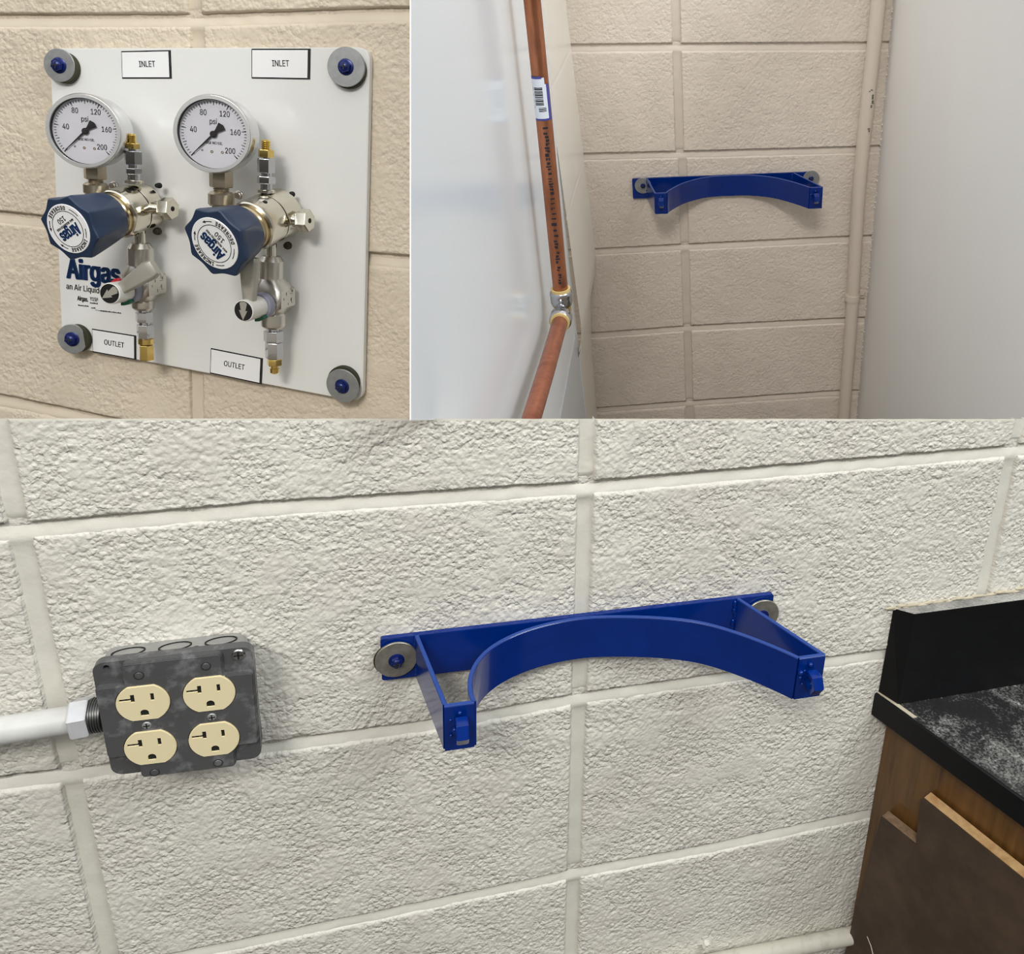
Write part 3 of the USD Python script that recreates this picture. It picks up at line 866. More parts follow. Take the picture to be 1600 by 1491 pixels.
def bench():
    k = 0.42
    d = np.array([k, -1, 0]) / math.hypot(k, 1)     # along the cabinet's side, away from the wall
    n = np.array([1, k, 0]) / math.hypot(k, 1)
    e = np.array([1, 0, 0])
    def P(x0, s, z, off=0.0):
        q = np.array([x0, 0.0, 0.0]) + d * s + n * off
        return (q[0], q[1], z)
    t = Thing('countertop', 'C', (0.75, -.15, -.4764), 'black epoxy worktop scattered with white dust, on the wooden cabinet', 'countertop')
    zc, zb = -.4514, -.4764
    L = .62
    a = [P(.6745, 0.0, 0), P(.6745, L, 0)]
    def slabpts(z, inset=0.0):
        return [(a[0][0] + inset, -.0005, z), (a[1][0] + inset, a[1][1] + inset, z), (1.25, a[1][1] + inset, z), (1.25, -.0005, z)]
    t.part('slab', hull(slabpts(zb) + slabpts(zc - .0012) + slabpts(zc, .0012)), 'epoxy', smooth=False)
    top = np.array(slabpts(zc + .0001, .0016)); top2 = top + np.array([0, 0, .0003])
    t.part('dusty_top', hull(list(top) + list(top2)), 'epoxy_dusty', smooth=False)
    q0, q1 = P(.6765, .0005, 0), P(.6765, .0405, 0)
    t.part('dust_line', hull([(x + dx, y, zc + dz) for x, y, _ in (q0, q1) for dx in (0.0, .0045) for dz in (.0004, .0008)]), 'caulk', smooth=False)
    # upright splash against the wall
    t = Thing('backsplash', 'C', (0.75, -.009, -.451), 'black upright splash board with dusty top edge standing on the worktop against the wall', 'backsplash')
    z0 = zc + .0010
    bt = [(.6784, -.0005, z0), (.6878, -.0190, z0), (1.2, -.0205, z0), (1.2, -.0005, z0)]
    tp = [(.6792, -.0005, -.3572), (.6893, -.0180, -.3522), (1.2, -.0180, -.3548), (1.2, -.0005, -.3560)]
    t.part('board', hexa(bt, tp), 'epoxy', smooth=False)
    tp0 = np.array(tp) + [[.0006, 0, .0001], [.0002, .0007, .0001], [0, .0007, .0001], [0, 0, .0001]]
    t.part('dusty_ledge', hexa(tp0, tp0 + [0, 0, .0004]), 'epoxy_dusty_edge', smooth=False)
    r2 = np.random.default_rng(21)
    bl = []
    for i in range(26):
        x = .676 + i * .0055
        m = trimesh.creation.icosphere(2, r2.uniform(.0011, .0026)); m.apply_scale([2.6, .6, .7]); m.apply_translation((x, -.0012, -.3560 + r2.uniform(-.001, .0016) + (x - .68) * .012)); bl.append((np.array(m.vertices), np.array(m.faces)))
    t.part('caulk_bead', bl, 'caulk', smooth=True)
    # cabinet below
    t = Thing('cabinet', 'C', (0.75, -.15, -1.30), 'brown wooden cabinet with vertical grain under the black worktop', 'cabinet')
    c0, c1 = P(.6930, 0.0, 0), P(.6930, .56, 0)
    def cab(z, x1=1.22):
        return [(c0[0], -.001, z), (c1[0], c1[1], z), (x1, c1[1], z), (x1, -.001, z)]
    t.part('side_panel', hexa([P(.6930, .001, -1.29), P(.6930, .56, -1.29), P(.6930, .56, -1.29, .016), P(.6930, .001, -1.29, .016)], [P(.6930, .001, zb - .001), P(.6930, .56, zb - .001), P(.6930, .56, zb - .001, .016), P(.6930, .001, zb - .001, .016)]), 'wood', smooth=False)
    f0 = np.array(P(.6930, .5605, 0, .0)); 
    t.part('front_panel', hexa([(f0[0] + .01, f0[1], -1.29), (f0[0] + .01, f0[1] + .018, -1.29), (1.24, f0[1] + .018, -1.29), (1.24, f0[1], -1.29)], [(f0[0] + .01, f0[1], zb - .001), (f0[0] + .01, f0[1] + .018, zb - .001), (1.24, f0[1] + .018, zb - .001), (1.24, f0[1], zb - .001)]), 'wood', smooth=False)
    # joint line between the two strips of the side
    # loose board leaning against the cabinet's side
    t = Thing('loose_board', 'C', (0.75, -.1, -1.29), 'dark brown hardboard with pale sawn top edge and a notch, leaning against the cabinet', 'board')
    poly = Polygon([(.0215, -.5820), (.0608, -.5805), (.0590, -.560), (.0566, -.5300), (.0590, -.5255), (.45, -.5330), (.45, -1.28), (.004, -1.28), (.0091, -.7848), (.0127, -.7003), (.0161, -.6640)])
    B = np.stack([d, np.array([0, 0, 1.0]), np.cross(d, [0, 0, 1.0])], 1)
    w = B[:, 2]
    sgn = 1 if np.dot(w, n) > 0 else -1
    o = np.array([.6905, 0, 0]) + n * (-.0125 if sgn > 0 else -.0005)
    t.part('panel', extrude(poly, .0120, o, B), 'hardboard', smooth=False)
    # sawn edges: pale core with a thin brown skin
    def edge_strip(a_, b_, mat_, nm, h=.0005, w0=.0014, w1=.0115, rough=0.0):
        a_, b_ = np.array(a_), np.array(b_)
        tn = unit(np.array([-(b_ - a_)[1], (b_ - a_)[0]]))
        if tn[1] < 0: tn = -tn
        pts = []
        for s, z in (a_, b_):
            for hh in (0, h):
                for ww in (w0, w1):
                    p = np.array([.6905, 0, 0]) + d * (s + tn[0] * hh) + n * (-.0125 + ww); pts.append((p[0], p[1], z + tn[1] * hh))
        t.part(nm, hull(pts), mat_, smooth=False)
    edge_strip((.0592, -.5254), (.449, -.5329), 'board_edge', 'sawn_edge', label if False else .0006)
    edge_strip((.0216, -.5819), (.0600, -.5805), 'board_core', 'notch_edge', .0005)
    edge_strip((.0607, -.5795), (.0568, -.5305), 'board_core', 'notch_side', .0004)
    for pts in ([(.030, -.735), (.036, -.742), (.041, -.752), (.045, -.757)], [(.098, -.690), (.104, -.698), (.108, -.707)]):
        q = [np.array([.6905, 0, 0]) + d * s + n * (-.0126) + np.array([0, 0, z]) for s, z in pts]
        t.part('scratch', tube(q, [.0005] + [.0007] * (len(q) - 2) + [.0003], 6), 'scratch')
    # conduit running low along the wall behind the board
    t = Thing('low_conduit', 'C', (0.6, -.016, -.765), 'dusty pale conduit low on the ivory wall behind the leaning board', 'conduit')
    t.part('pipe', tube([(.30, -.012, -.7410), (.537, -.012, -.7530), (.6935, -.012, -.7605)], .0085, 28), 'pipe_low', smooth=60)
    t = Thing('bolt', 'C', (0.526, -.0, -.737), 'painted-over wall bolt above the low conduit at the bottom edge', 'bolt')
    t.part('washer', lathe([(.0085, 0), (.0085, .0014), (.007, .0022)], (0.526, .001, -.7375), (0, -1, 0), 24), 'wall_c')
    t.part('bolt_head', hexp((0.527, -.001, -.738), (0.527, -.0062, -.738), .0048, .2), 'wall_c')


bench()


# ---------------------------------------------------------------- the niche: glossy sheet, copper pipe, conduit
def niche():
    # painted return behind the glossy sheet
    t = Thing('wall_side', 'B', kind='structure', label='smooth tan painted return at the left of the niche')
    cz = [(0.18, .2160), (-.113, .2198), (-.369, .2283), (-.557, .2348), (-.60, .2300), (-.637, .2180), (-.747, .2119), (-.942, .2092), (-1.08, .2085)]
    cx_ = lambda z: np.interp(z, [a for a, _ in cz][::-1], [b for _, b in cz][::-1])
    zs = np.unique(np.r_[np.linspace(-1.08, .18, 60), [a for a, _ in cz]])
    joints = [0.012, -.170, -.3637, -.5545, -.741, -.926]
    V, F = [], []
    os_ = np.linspace(.02, -.297, 40)
    z2 = []
    for z in zs: z2.append(z)
    for zj in joints: z2 += [zj - .0045, zj - .003, zj, zj + .003, zj + .0045]
    z2 = np.unique(np.array(z2))
    Y, Z = np.meshgrid(os_, z2, indexing='ij')
    X = cx_(Z) + .0012 * (meshkit.fbm(np.stack([Y * 14, Z * 14, 0 * Y], -1), 3, 8) - .5)
    for zj in joints:
        X -= .0007 * np.clip(1 - np.abs(Z - zj) / .0045, 0, 1)
    n = len(z2) - 1
    i = (np.arange(len(os_) - 1)[:, None] * (n + 1) + np.arange(n)[None, :]).ravel()
    t.part('painted_face', (np.c_[X.ravel(), Y.ravel(), Z.ravel()], np.c_[i, i + 1, i + n + 2, i + n + 1]), 'cream', smooth=True)
    # glossy white sheet, its rear edge stands off the back wall; the front and lower edges are cut on a slant
    t = Thing('glossy_panel', 'B', (0.2245, -.6, -.2), 'large glossy white panel behind the copper pipe', 'panel')
    B = np.array([[0, -1, 0], [0, 0, 1], [1, 0, 0]], float).T
    lean = lambda m: (lambda v, f: (np.c_[v[:, 0] - .0338 * (np.clip(v[:, 2], -.60, .2) + .16) * np.clip((.9 + v[:, 1]) / .6, 0, 1), v[:, 1], v[:, 2]], f))(*tv(m))
    Bp = np.array([[0, -1.0, 0], [0, 0, 1.0], [-1.0, 0, 0]]).T
    pts = [(.300, .12), (.8630, .12), (.8974, .0697), (1.0763, -.1916), (1.0178, -.2328), (.9117, -.3316), (.5424, -.6404), (.268, -.86)]
    poly = Polygon(pts)
    t.part('sheet', extrude(poly, .0010, (.2240, 0, 0), Bp), 'gloss_white', smooth=False)
    # pale edge strip along the rear edge
    t.part('edge_strip', hull([(x, -o + dy, z) for x in (.2232, .2252) for o, z in ((.2875, -.60), (.268, -.86)) for dy in (0, .0035)]), 'sticker', smooth=False)
    t.part('painted_reflection', extrude(Polygon([(.2985, -.567), (.2711, -.80), (.565, -.615), (.57, -.575)]), .0006, (.2248, 0, 0), Bp), 'reflection_grey', smooth=False)  # added grey patch, painted to stand for a dark reflection in the panel
    # copper pipe
    t = Thing('copper_pipe', 'B', (0.25, -.56, -.36), 'copper pipe with a push-fit elbow and a barcode sticker, in front of the glossy panel', 'pipe')
    r = .0095
    E = np.array([.25, -.563, -.3835])
    rp = [(.2502, -.545, .30), (.2502, -.548, .05), (.2500, -.552, -.15), (.25, -.560, -.30), (.25, -.563, -.354)]
    t.part('riser', tube(spline(rp, 24), r, 32), 'copper', smooth=True)
    t.part('lower_run', tube([E + [0, -.030, 0], E + [-.0002, -.15, .008], E + [-.0008, -.34, .024]], r * 1.04, 32), 'copper_dull', smooth=True)
    dz = np.array([0, 0, -1.0]); dy = np.array([0, -1.0, .03])
    for nm, o, ax, up in (('elbow_collar', E + [0, 0, .032], dz, None), ('elbow_collar', E + [0, -.0345, .0005], -dy, None)):
        p = t.part(nm, lathe([(r + .0003, .0035), (.0125, .0035), (.0142, .0055), (.0145, .008), (.0138, .011), (.0142, .0125), (.0142, .019), (.0128, .0215), (.0095, .0225)], o, ax, 40), 'chrome')
        t.part('release_ring', ring(r + .0002, .0124, 0, .0042, o, ax, 32), 'white_collar', parent=p)
    el = [E + [0, 0, .011], E + [0, 0, .004], E + [0, -.001, -.001], E + [0, -.005, -.002], E + [0, -.012, -.001]]
    t.part('elbow_body', [tube(spline(el, 12), .0112, 24), ring(.0100, .0128, 0, .0035, E + [0, 0, .0125], dz, 32)], 'brass', smooth=True)
    # sticker wrapped on the riser
    def cpatch(a0, a1, z0, z1, h, n=10, wav=0.0):
        aa = np.linspace(a0, a1, n)
        out = []
        V = []
        for z in (z0, z1):
            y = np.interp(-z, [-.05, .15, .30, .354], [-.548, -.552, -.560, -.563])
            for rr_ in (r, r + h):
                V.append(np.c_[.2501 + rr_ * np.sin(aa), y - rr_ * np.cos(aa), np.full(n, z)])
        V = np.vstack(V)
        F = []
        j = np.arange(n - 1)
        for a, b in ((1, 3), (3, 2), (2, 0), (0, 1)):
            F.append(np.c_[a * n + j, a * n + j + 1, b * n + j + 1, b * n + j])
        return V, np.vstack(F)
    st = t.part('barcode_sticker', [cpatch(-1.22, .62, -.1365, -.0905, .0003), cpatch(.62, .80, -.1365, -.098, .0003)], 'sticker', smooth=True)
    t.part('sticker_border', [cpatch(.80, 1.25, -.1365, -.098, .0004), cpatch(-1.22, .3, -.0915, -.0888, .0004), cpatch(-1.1, 1.25, -.1385, -.1362, .0004)], 'sticker_blue', smooth=True, parent=st)
    r2 = np.random.default_rng(12)
    bars = []; z = -.1010
    while z > -.1215:
        w = r2.choice([.0004, .0006, .0010, .0013]); bars.append(cpatch(-.75, .30, z - w, z, .0004, 8)); z -= w + r2.choice([.0004, .0006, .0009])
    z = -.1235
    while z > -.1275:
        w = r2.choice([.0004, .0007]); bars.append(cpatch(-.35, .55, z - w, z, .0004, 8)); z -= w + .0005
    for k in range(4): bars.append(cpatch(-1.0, -.95, -.104 - k * .007, -.101 - k * .007, .0004, 3))
    t.part('barcode', bars, 'ink', smooth=True, parent=st)
    marks = []
    z = -.146
    while z > -.340:
        L = r2.uniform(.0016, .0042)
        for _ in range(3):
            a = .16 + r2.uniform(-.2, .2); w = r2.uniform(.07, .2)
            marks.append(cpatch(a - w, a + w, z - L * r2.uniform(.35, 1), z, .0002, 4))
        z -= L + r2.choice([.0008, .0012, .004])
    t.part('printed_marking', marks, 'print_ink', smooth=True, kind='stuff')
    # conduit down the right of the niche
    t = Thing('conduit', 'B', (0.7305, -.012, -.5), 'tan painted vertical conduit with a strap, at the right of the niche bracket', 'conduit')
    cp = [(.7325, -.0152, .20), (.7345, -.0152, -.05), (.7335, -.0152, -.12), (.7300, -.0152, -.25), (.7262, -.0152, -.40), (.7262, -.0152, -.47), (.7288, -.0152, -.60), (.7305, -.0152, -.70), (.7312, -.0152, -.82), (.7312, -.0152, -1.0)]
    t.part('pipe', tube(spline(cp, 60), .0118, 24), 'conduit_b', smooth=True)
    bz = -.662
    st = t.part('strap', [ring(.0112, .0136, -.006, .006, (.7296, -.0152, bz), (0, 0, 1), 32), cbox(.736, .7545, -.0062, -.0038, bz - .007, bz + .007, .0006)], 'conduit_b')
    t.part('strap_screw', [hexp((.7475, -.006, bz + .006), (.7475, -.0112, bz + .006), .0052, .3), lathe([(.0068, 0), (.0068, .0012), (.005, .002)], (.7475, -.0058, bz + .006), (0, -1, 0), 20)], 'conduit_b', parent=st)
    for (x, z, w, h) in ((.7285, -.262, .0012, .0006), (.7318, -.260, .0016, .0008), (.7345, -.272, .0016, .0040), (.7352, -.281, .0018, .0028), (.7335, -.288, .0012, .0022), (.7322, -.327, .0022, .0010), (.7332, -.331, .0012, .0014)):
        yc = -math.sqrt(max(0, .0121 ** 2 - (x - .7292) ** 2)) - .0152
        t.part('scuff', hull([(x + a, yc + b, z + c) for a in (-w, w) for b in (-.0004, .0004) for c in (-h, h)]), 'scuff')


niche()


# ---------------------------------------------------------------- regulator plate
PY = -.008   # face of the plate
PB = np.array([[1, 0, 0], [0, 0, 1], [0, -1, 0]], float).T   # u = x, v = z, w = towards the room


def quad_map(Q, pts):
    """unit square -> quadrilateral (TL, TR, BR, BL)"""
    TL, TR, BR, BL = [np.array(q, float) for q in Q]
    p = np.atleast_2d(pts)
    a, b = p[:, :1], p[:, 1:2]
    return (1 - a) * (1 - b) * BL + a * (1 - b) * BR + a * b * TR + (1 - a) * b * TL


def backing_plate():
    t = Thing('regulator_plate', 'A', (.42, PY, -.385), 'white mounting plate with two gas regulators and four printed cards on the beige wall', 'plate')
    Q = [(.2679, -.2419), (.5830, -.2215), (.5824, -.5484), (.2641, -.5278)]
    r = rrect(0, 1, 0, 1, .035)
    xy = quad_map(Q, np.array(r.exterior.coords))
    t.part('sheet', slab(Polygon(xy), PY, -.002, .0008), 'plate', smooth=30)
    cards = [('inlet', [(.3418, -.2398), (.3914, -.2358), (.3918, -.2609), (.3417, -.2642)], 'INLET', .52, .42),
             ('inlet', [(.4710, -.2297), (.5275, -.2262), (.5271, -.2527), (.4708, -.2555)], 'INLET', .50, .42),
             ('outlet', [(.2983, -.5066), (.3462, -.5085), (.3454, -.5334), (.2980, -.5306)], 'OUTLET', .50, .42),
             ('outlet', [(.4259, -.5121), (.4802, -.5163), (.4789, -.5426), (.4245, -.5378)], 'OUTLET', .46, .42)]
    for nm, q, txt, cx, cy in cards:
        p = t.part('label_card', extrude(Polygon(quad_map(q, [(0, 0), (1, 0), (1, 1), (0, 1)])), .0003, (0, PY - .0001, 0), PB), 'ink', smooth=False, label='white card printed %s with a black border' % txt)
        t.part('card_face', extrude(Polygon(quad_map(q, [(.012, .045), (.955, .045), (.955, .955), (.012, .955)])), .0002, (0, PY - .0004, 0), PB), 'card', smooth=False, parent=p)
        TL, TR, BR, BL = [np.array(a) for a in q]
        u = unit(TR - TL + BR - BL); v = np.array([-u[1], u[0]])
        o = quad_map(q, [(cx, cy)])[0]
        Bq = np.stack([[u[0], 0, u[1]], [v[0], 0, v[1]], [0, -1, 0]], 1)
        vv, ff = text(txt, .0052, sx=.78)
        t.part('printing', place((vv, ff), (o[0], PY - .0006, o[1]), Bq), 'ink', smooth=False, parent=p)
    # printed logo, partly behind the left regulator
    def line(s, x, z, h, ink, bold, sx, nm, tilt=-.035):
        u = unit((1, tilt)); Bq = np.stack([[u[0], 0, u[1]], [-u[1], 0, u[0]], [0, -1, 0]], 1)
        t.part(nm, place(text(s, h, bold=bold, cx=0, sx=sx), (x, PY - .0002, z), Bq), ink, smooth=False)
    def heavy(s, x, z, h, sx, nm, tilt=-.035):
        u = unit((1, tilt)); Bq = np.stack([[u[0], 0, u[1]], [-u[1], 0, u[0]], [0, -1, 0]], 1)
        ms = [place(text(s, h, bold=True, cx=0, sx=sx), (x + dx * h, PY - .0002, z), Bq) for dx in (0, .05, .10)]
        t.part(nm, ms, 'ink_blue', smooth=False)
    heavy('Airgas', .2726, -.4576, .0190, .73, 'logo_lettering', -.015)
    line('an Air Liquide company', .2722, -.4690, .0056, 'ink', False, .80, 'printed_line', -.03)
    line('Airgas.', .2838, -.4792, .0042, 'ink', True, .62, 'printed_line')
    line('Y15P', .2975, -.4782, .0036, 'ink', False, .7, 'printed_line')
    rr_ = np.random.default_rng(4)
    tiny = []
    for x0, x1, z in ((.2844, .2945, -.4848), (.2975, .3050, -.4812), (.2985, .3020, -.4860), (.3080, .3300, -.4880)):
        x = x0
        while x < x1:
            w = rr_.uniform(.0006, .0016)
            tiny.append(cbox(x, x + w, PY - .0004, PY - .0002, z, z + rr_.uniform(.0007, .0013), .00001)); x += w + .0005
    tiny.append(cbox(.303, .318, PY - .0004, PY - .0002, -.4875, -.4872, .00001))
    t.part('fine_print', tiny, 'ink', smooth=False, kind='stuff')
    for lab, x, z, r_, tl, sh in (('grey fender washer and blue screw at upper left corner of the white plate', .2825, -.2568, .0150, (.10, -.02), (.0030, -.0018)),
                                  ('grey fender washer and blue screw at upper right corner of the white plate', .5640, -.2402, .0172, (.05, .03), (.0006, -.0022)),
                                  ('grey fender washer and blue screw at lower left corner of the white plate', .2812, -.5178, .0148, (.16, .02), (.0030, .0004)),
                                  ('grey fender washer and blue screw at lower right corner of the white plate', .5650, -.5322, .0168, (-.06, -.10), (-.0006, .0030))):
        washer_stack('A', x, z, PY - .0001, r_, lab, None, 'zinc', 'screw_blue', .0050, tl, .0056, sh)


backing_plate()


def threads(p0, p1, r, n=6):
    p0, p1 = np.array(p0, float), np.array(p1, float)
    L = np.linalg.norm(p1 - p0); pr = []
    for i in range(n):
        a = i / n * L; b = (i + .5) / n * L
        pr += [(r * .86, a), (r, a + (b - a) * .6), (r, b), (r * .86, b + (b - a) * .6)]
    pr.append((r * .86, L))
    return lathe(pr, p0, p1 - p0, 28)


def gauge(t, c, axis, R, stem_lab=None):
    """c: centre of the front face; axis: out of the dial"""
    ax = unit(axis); B = basis(ax)
    def P(s): return np.array(c, float) + ax * s
    d = .030
    g = t.part('gauge', lathe([(R * .78, -d), (R * .90, -d + .002), (R * .93, -d + .006), (R * .945, -.010), (R * .98, -.0095), (R * .985, -.0030), (R * .955, -.0005), (R * .90, -.0008), (R * .872, -.0010), (R * .872, -.0059)], P(0), ax, 72), 'alum', smooth=30)
    t.part('bezel', ring(R * .86, R * .945, -.0060, .0004, P(0), ax, 72), 'bezel', parent=g)
    t.part('bezel_gasket', ring(R * .857, R * .868, -.0050, -.0012, P(0), ax, 72), 'ink', parent=g)
    t.part('dial', lathe([(R * .865, -.0058), (R * .865, -.0048)], P(0), ax, 64), 'dial', parent=g)
    s0 = -.00475
    ms = []
    n = 50
    Rt = R * .81
    for k in range(n + 1):
        a = math.radians(225 - 270 * k / n)
        major = k % 10 == 0; mid = k % 5 == 0
        L = R * (.115 if major else .095 if mid else .060); w = R * (.030 if major else .014)
        u = np.array([math.cos(a), math.sin(a)]); v = np.array([-u[1], u[0]])
        c0 = u * Rt; c1 = u * (Rt - L)
        q = [c0 + v * w / 2, c0 - v * w / 2, c1 - v * w / 2 * (.35 if major else 1), c1 + v * w / 2 * (.35 if major else 1)]
        ms += extrude(Polygon(q), .0002, P(s0), B)
    t.part('dial_ticks', ms, 'ink', smooth=False, parent=g)
    nums = []
    for txt, k, rr_ in (('40', 10, .52), ('80', 20, .58), ('120', 30, .58), ('160', 40, .53), ('200', 50, .55)):
        a = math.radians(225 - 270 * k / n)
        o = P(s0) + B[:, 0] * (R * rr_ * math.cos(a)) + B[:, 1] * (R * rr_ * math.sin(a) - R * .065)
        nums.append(place(text(txt, R * .140, sx=.72), o, B))
    nums.append(place(text('psi', R * .135, sx=.75), P(s0) + B[:, 0] * (-R * .02) + B[:, 1] * (R * .25), B))
    nums.append(place(text('USE NO OIL', R * .062, sx=.85), P(s0) + B[:, 0] * (R * .0) + B[:, 1] * (-R * .25), B))
    t.part('dial_lettering', nums, 'ink', smooth=False, parent=g)
    dots = [ring(R * .018, R * .034, 0, .0003, P(s0) + B[:, 0] * (R * x) + B[:, 1] * (-R * .44), ax, 16) for x in (-.06, .20)]
    t.part('brass_dot', dots[0], 'brass', parent=g); t.part('brass_dot', dots[1], 'brass', parent=g)
    t.part('dial_mark', ring(R * .012, R * .024, 0, .0002, P(s0) + B[:, 0] * (-R * .30) + B[:, 1] * (-R * .42), ax, 12), 'ink', parent=g)
    # needle at zero: long thin tip down left, broad tail up right
    a = math.radians(225); u = np.array([math.cos(a), math.sin(a)]); v = np.array([-u[1], u[0]])
    q = [u * R * .74 + v * R * .006, u * R * .74 - v * R * .006, u * R * .08 - v * R * .024, -u * R * .12 - v * R * .05, -u * R * .30 - v * R * .115, -u * R * .34 - v * R * .0, -u * R * .30 + v * R * .115, -u * R * .12 + v * R * .05, u * R * .08 + v * R * .024]
    q = [np.array(x) for x in q]
    t.part('needle', extrude(Polygon(q), .0005, P(s0 + .0012), B) + [lathe([(R * .085, 0), (R * .085, .0014), (R * .06, .0020)], P(s0 + .0006), ax, 24)], 'ink', parent=g, smooth=30)
    t.part('lens', lathe([(R * .862, -.0011), (R * .862, -.0006)], P(0), ax, 48), 'lens', parent=g)
    return g


def regulator(name, label, base, axis, L, sg, sr, sk, rb, kr_back, kr, lr, kphase, g_c, g_ax, g_R, gst, inlet, outlet, hubf, hubb, lever_ang, plug, bolts, lab_ang, arr_ang):
    base = np.array(base); ax = unit(axis); B = basis(ax)
    t = Thing(name, 'A', base, label, 'gas regulator')
    P = lambda s: base + ax * s
    # body: a back half and a front half with a dark seam between them
    t.part('body', [lathe([(rb * .86, .0045), (rb * .99, .0062), (rb, .0075), (rb, sg - .0012), (rb * .985, sg - .0004)], P(0), ax, 64),
                    lathe([(rb * .985, sg + .0006), (rb * 1.0, sg + .0014), (rb * 1.01, sr - .004), (rb * .985, sr - .001), (rb * .93, sr), (rb * .90, sr)], P(0), ax, 64)], 'nickel', smooth=30)
    t.part('body_seam', lathe([(rb * .955, sg - .001), (rb * .955, sg + .001)], P(0), ax, 48), 'ink')
    t.part('inner_ring', lathe([(rb * .88, sr - .001), (rb * .88, sr + .004), (rb * .84, sr + .0055), (rb * .84, sk + .002)], P(0), ax, 56), 'bronze', smooth=30)
    hp = []
    for a in (62, 178, 300):
        a = math.radians(a); q = P((sg + sr) / 2) + (B[:, 0] * math.cos(a) + B[:, 1] * math.sin(a)) * rb * 1.0
        n_ = B[:, 0] * math.cos(a) + B[:, 1] * math.sin(a)
        t.part('vent_hole', lathe([(.0020, -.002), (.0020, .0004)], q, n_, 16), 'dark')
    # knob: eight lobes that fade towards the body
    nS, nA = 14, 96
    a = np.linspace(0, 2 * np.pi, nA, endpoint=False)
    V = []
    ss = np.r_[np.linspace(sk, L - .004, nS - 3), L - .0015, L - .0004, L]
    for i, s_ in enumerate(ss):
        f = (s_ - sk) / (L - sk)
        R0 = kr_back + (kr - kr_back) * min(1, f * 1.12) ** .9
        amp = .15 * max(0, f - .12) ** .8
        sc = 1.03 - amp * 0.95 * np.abs(np.sin(4 * (a + kphase)))
        if i == nS - 2: R0 *= .975
        if i == nS - 1: R0 *= .93
        V.append(P(s_) + (R0 * sc * np.cos(a))[:, None] * B[:, 0] + (R0 * sc * np.sin(a))[:, None] * B[:, 1])
    V = np.vstack(V + [[P(sk)], [P(L)]]); m = len(ss)
    F = []
    j = np.arange(nA); k2 = (j + 1) % nA
    for i in range(m - 1):
        q = np.c_[i * nA + j, i * nA + k2, (i + 1) * nA + k2, (i + 1) * nA + j]; F += [q[:, [0, 1, 2]], q[:, [0, 2, 3]]]
    F.append(np.c_[np.full(nA, m * nA), k2, j]); F.append(np.c_[np.full(nA, m * nA + 1), (m - 1) * nA + j, (m - 1) * nA + k2])
    kn = t.part('knob', (V, np.vstack(F)), 'knob', smooth=28)
    t.part('knob_label', lathe([(lr, 0), (lr, .0007), (lr * .985, .0010)], P(L - .0002), ax, 64), 'knob_label', parent=kn)
    o = P(L + .00085)
    th = lab_ang
    Bl = B @ np.array([[math.cos(th), -math.sin(th), 0], [math.sin(th), math.cos(th), 0], [0, 0, 1]])
    pr = [ring(lr * .715, lr * .735, 0, .0002, o, ax, 64)]
    pr += arc_text('DECREASE', lr * .78, lr * .145, math.radians(267), o, Bl, False, None, True, .8)
    pr += arc_text('INCREASE', lr * .78, lr * .145, math.radians(90), o, Bl, True, None, True, .8)
    def arc(a0, a1, rad, w=.012):
        aa = np.radians(np.linspace(a0, a1, 16))
        pts = [(rad * math.cos(x), rad * math.sin(x)) for x in aa]
        from shapely.geometry import LineString
        return extrude(LineString(pts).buffer(lr * w), .0002, o, Bl)
    def tip(a0, rad, d_):
        a0 = math.radians(a0); p = np.array([math.cos(a0), math.sin(a0)]) * rad; tdir = np.array([-math.sin(a0), math.cos(a0)]) * d_
        n2 = np.array([math.cos(a0), math.sin(a0)])
        return extrude(Polygon([p + tdir * lr * .13, p + n2 * lr * .05, p - n2 * lr * .05]), .0002, o, Bl)
    rr_ = lr * .855
    pr += arc(312, 332, rr_) + arc(192, 220, rr_) + arc(28, 44, rr_) + arc(130, 154, rr_) + tip(332, rr_, 1) + tip(28, rr_, -1)
    pr.append(place(text('150', lr * .20, sx=.85), o + Bl[:, 1] * (-lr * .50), Bl))
    pr.append(place(text('MAX. REGULATED PSIG', lr * .085, sx=.80), o + Bl[:, 1] * (-lr * .22), Bl))
    t.part('knob_printing', pr, 'ink', smooth=False, parent=kn)
    t.part('knob_logo', [place(text('Airgas', lr * .43, bold=True, sx=.62), o + Bl[:, 1] * (-lr * .03) + Bl[:, 0] * (lr * q), Bl) for q in (-.012, .012)], 'ink_blue', smooth=False, parent=kn)
    # gauge and the stem it stands on
    x0 = gst[0][0]; y0 = -.040
    g = gauge(t, g_c, g_ax, g_R)
    (_, z1, z2, r1), (_, z3, z4, r3), (_, z5, z6, r5) = gst
    t.part('gauge_stem', [hexp((x0, y0, z2), (x0, y0, z1 + .012), r1, .35)], 'brass_dull', smooth=30)
    t.part('stem_thread', threads((x0, y0, z4 - .001), (x0, y0, z3 + .001), r3, 4), 'brass_dull')
    t.part('stem_collar', [lathe([(r5 * .86, 0), (r5, .0018), (r5, z5 - z6 - .002), (r5 * .80, z5 - z6)], (x0, y0, z6), (0, 0, 1), 40), tube([(x0, y0, z6 + .003), (x0, y0, z6 - .004), (x0 + .008, y0 + .006, z6 - .009), (x0 + .03, y0 + .008, z6 - .012)], .0085, 24)], 'brass_dull', smooth=35)
    # inlet fitting on top of the body
    yi = -.035
    mat_of = {'thread': 'brass', 'brasshex': 'brass', 'neck': 'chrome', 'hex': 'chrome'}
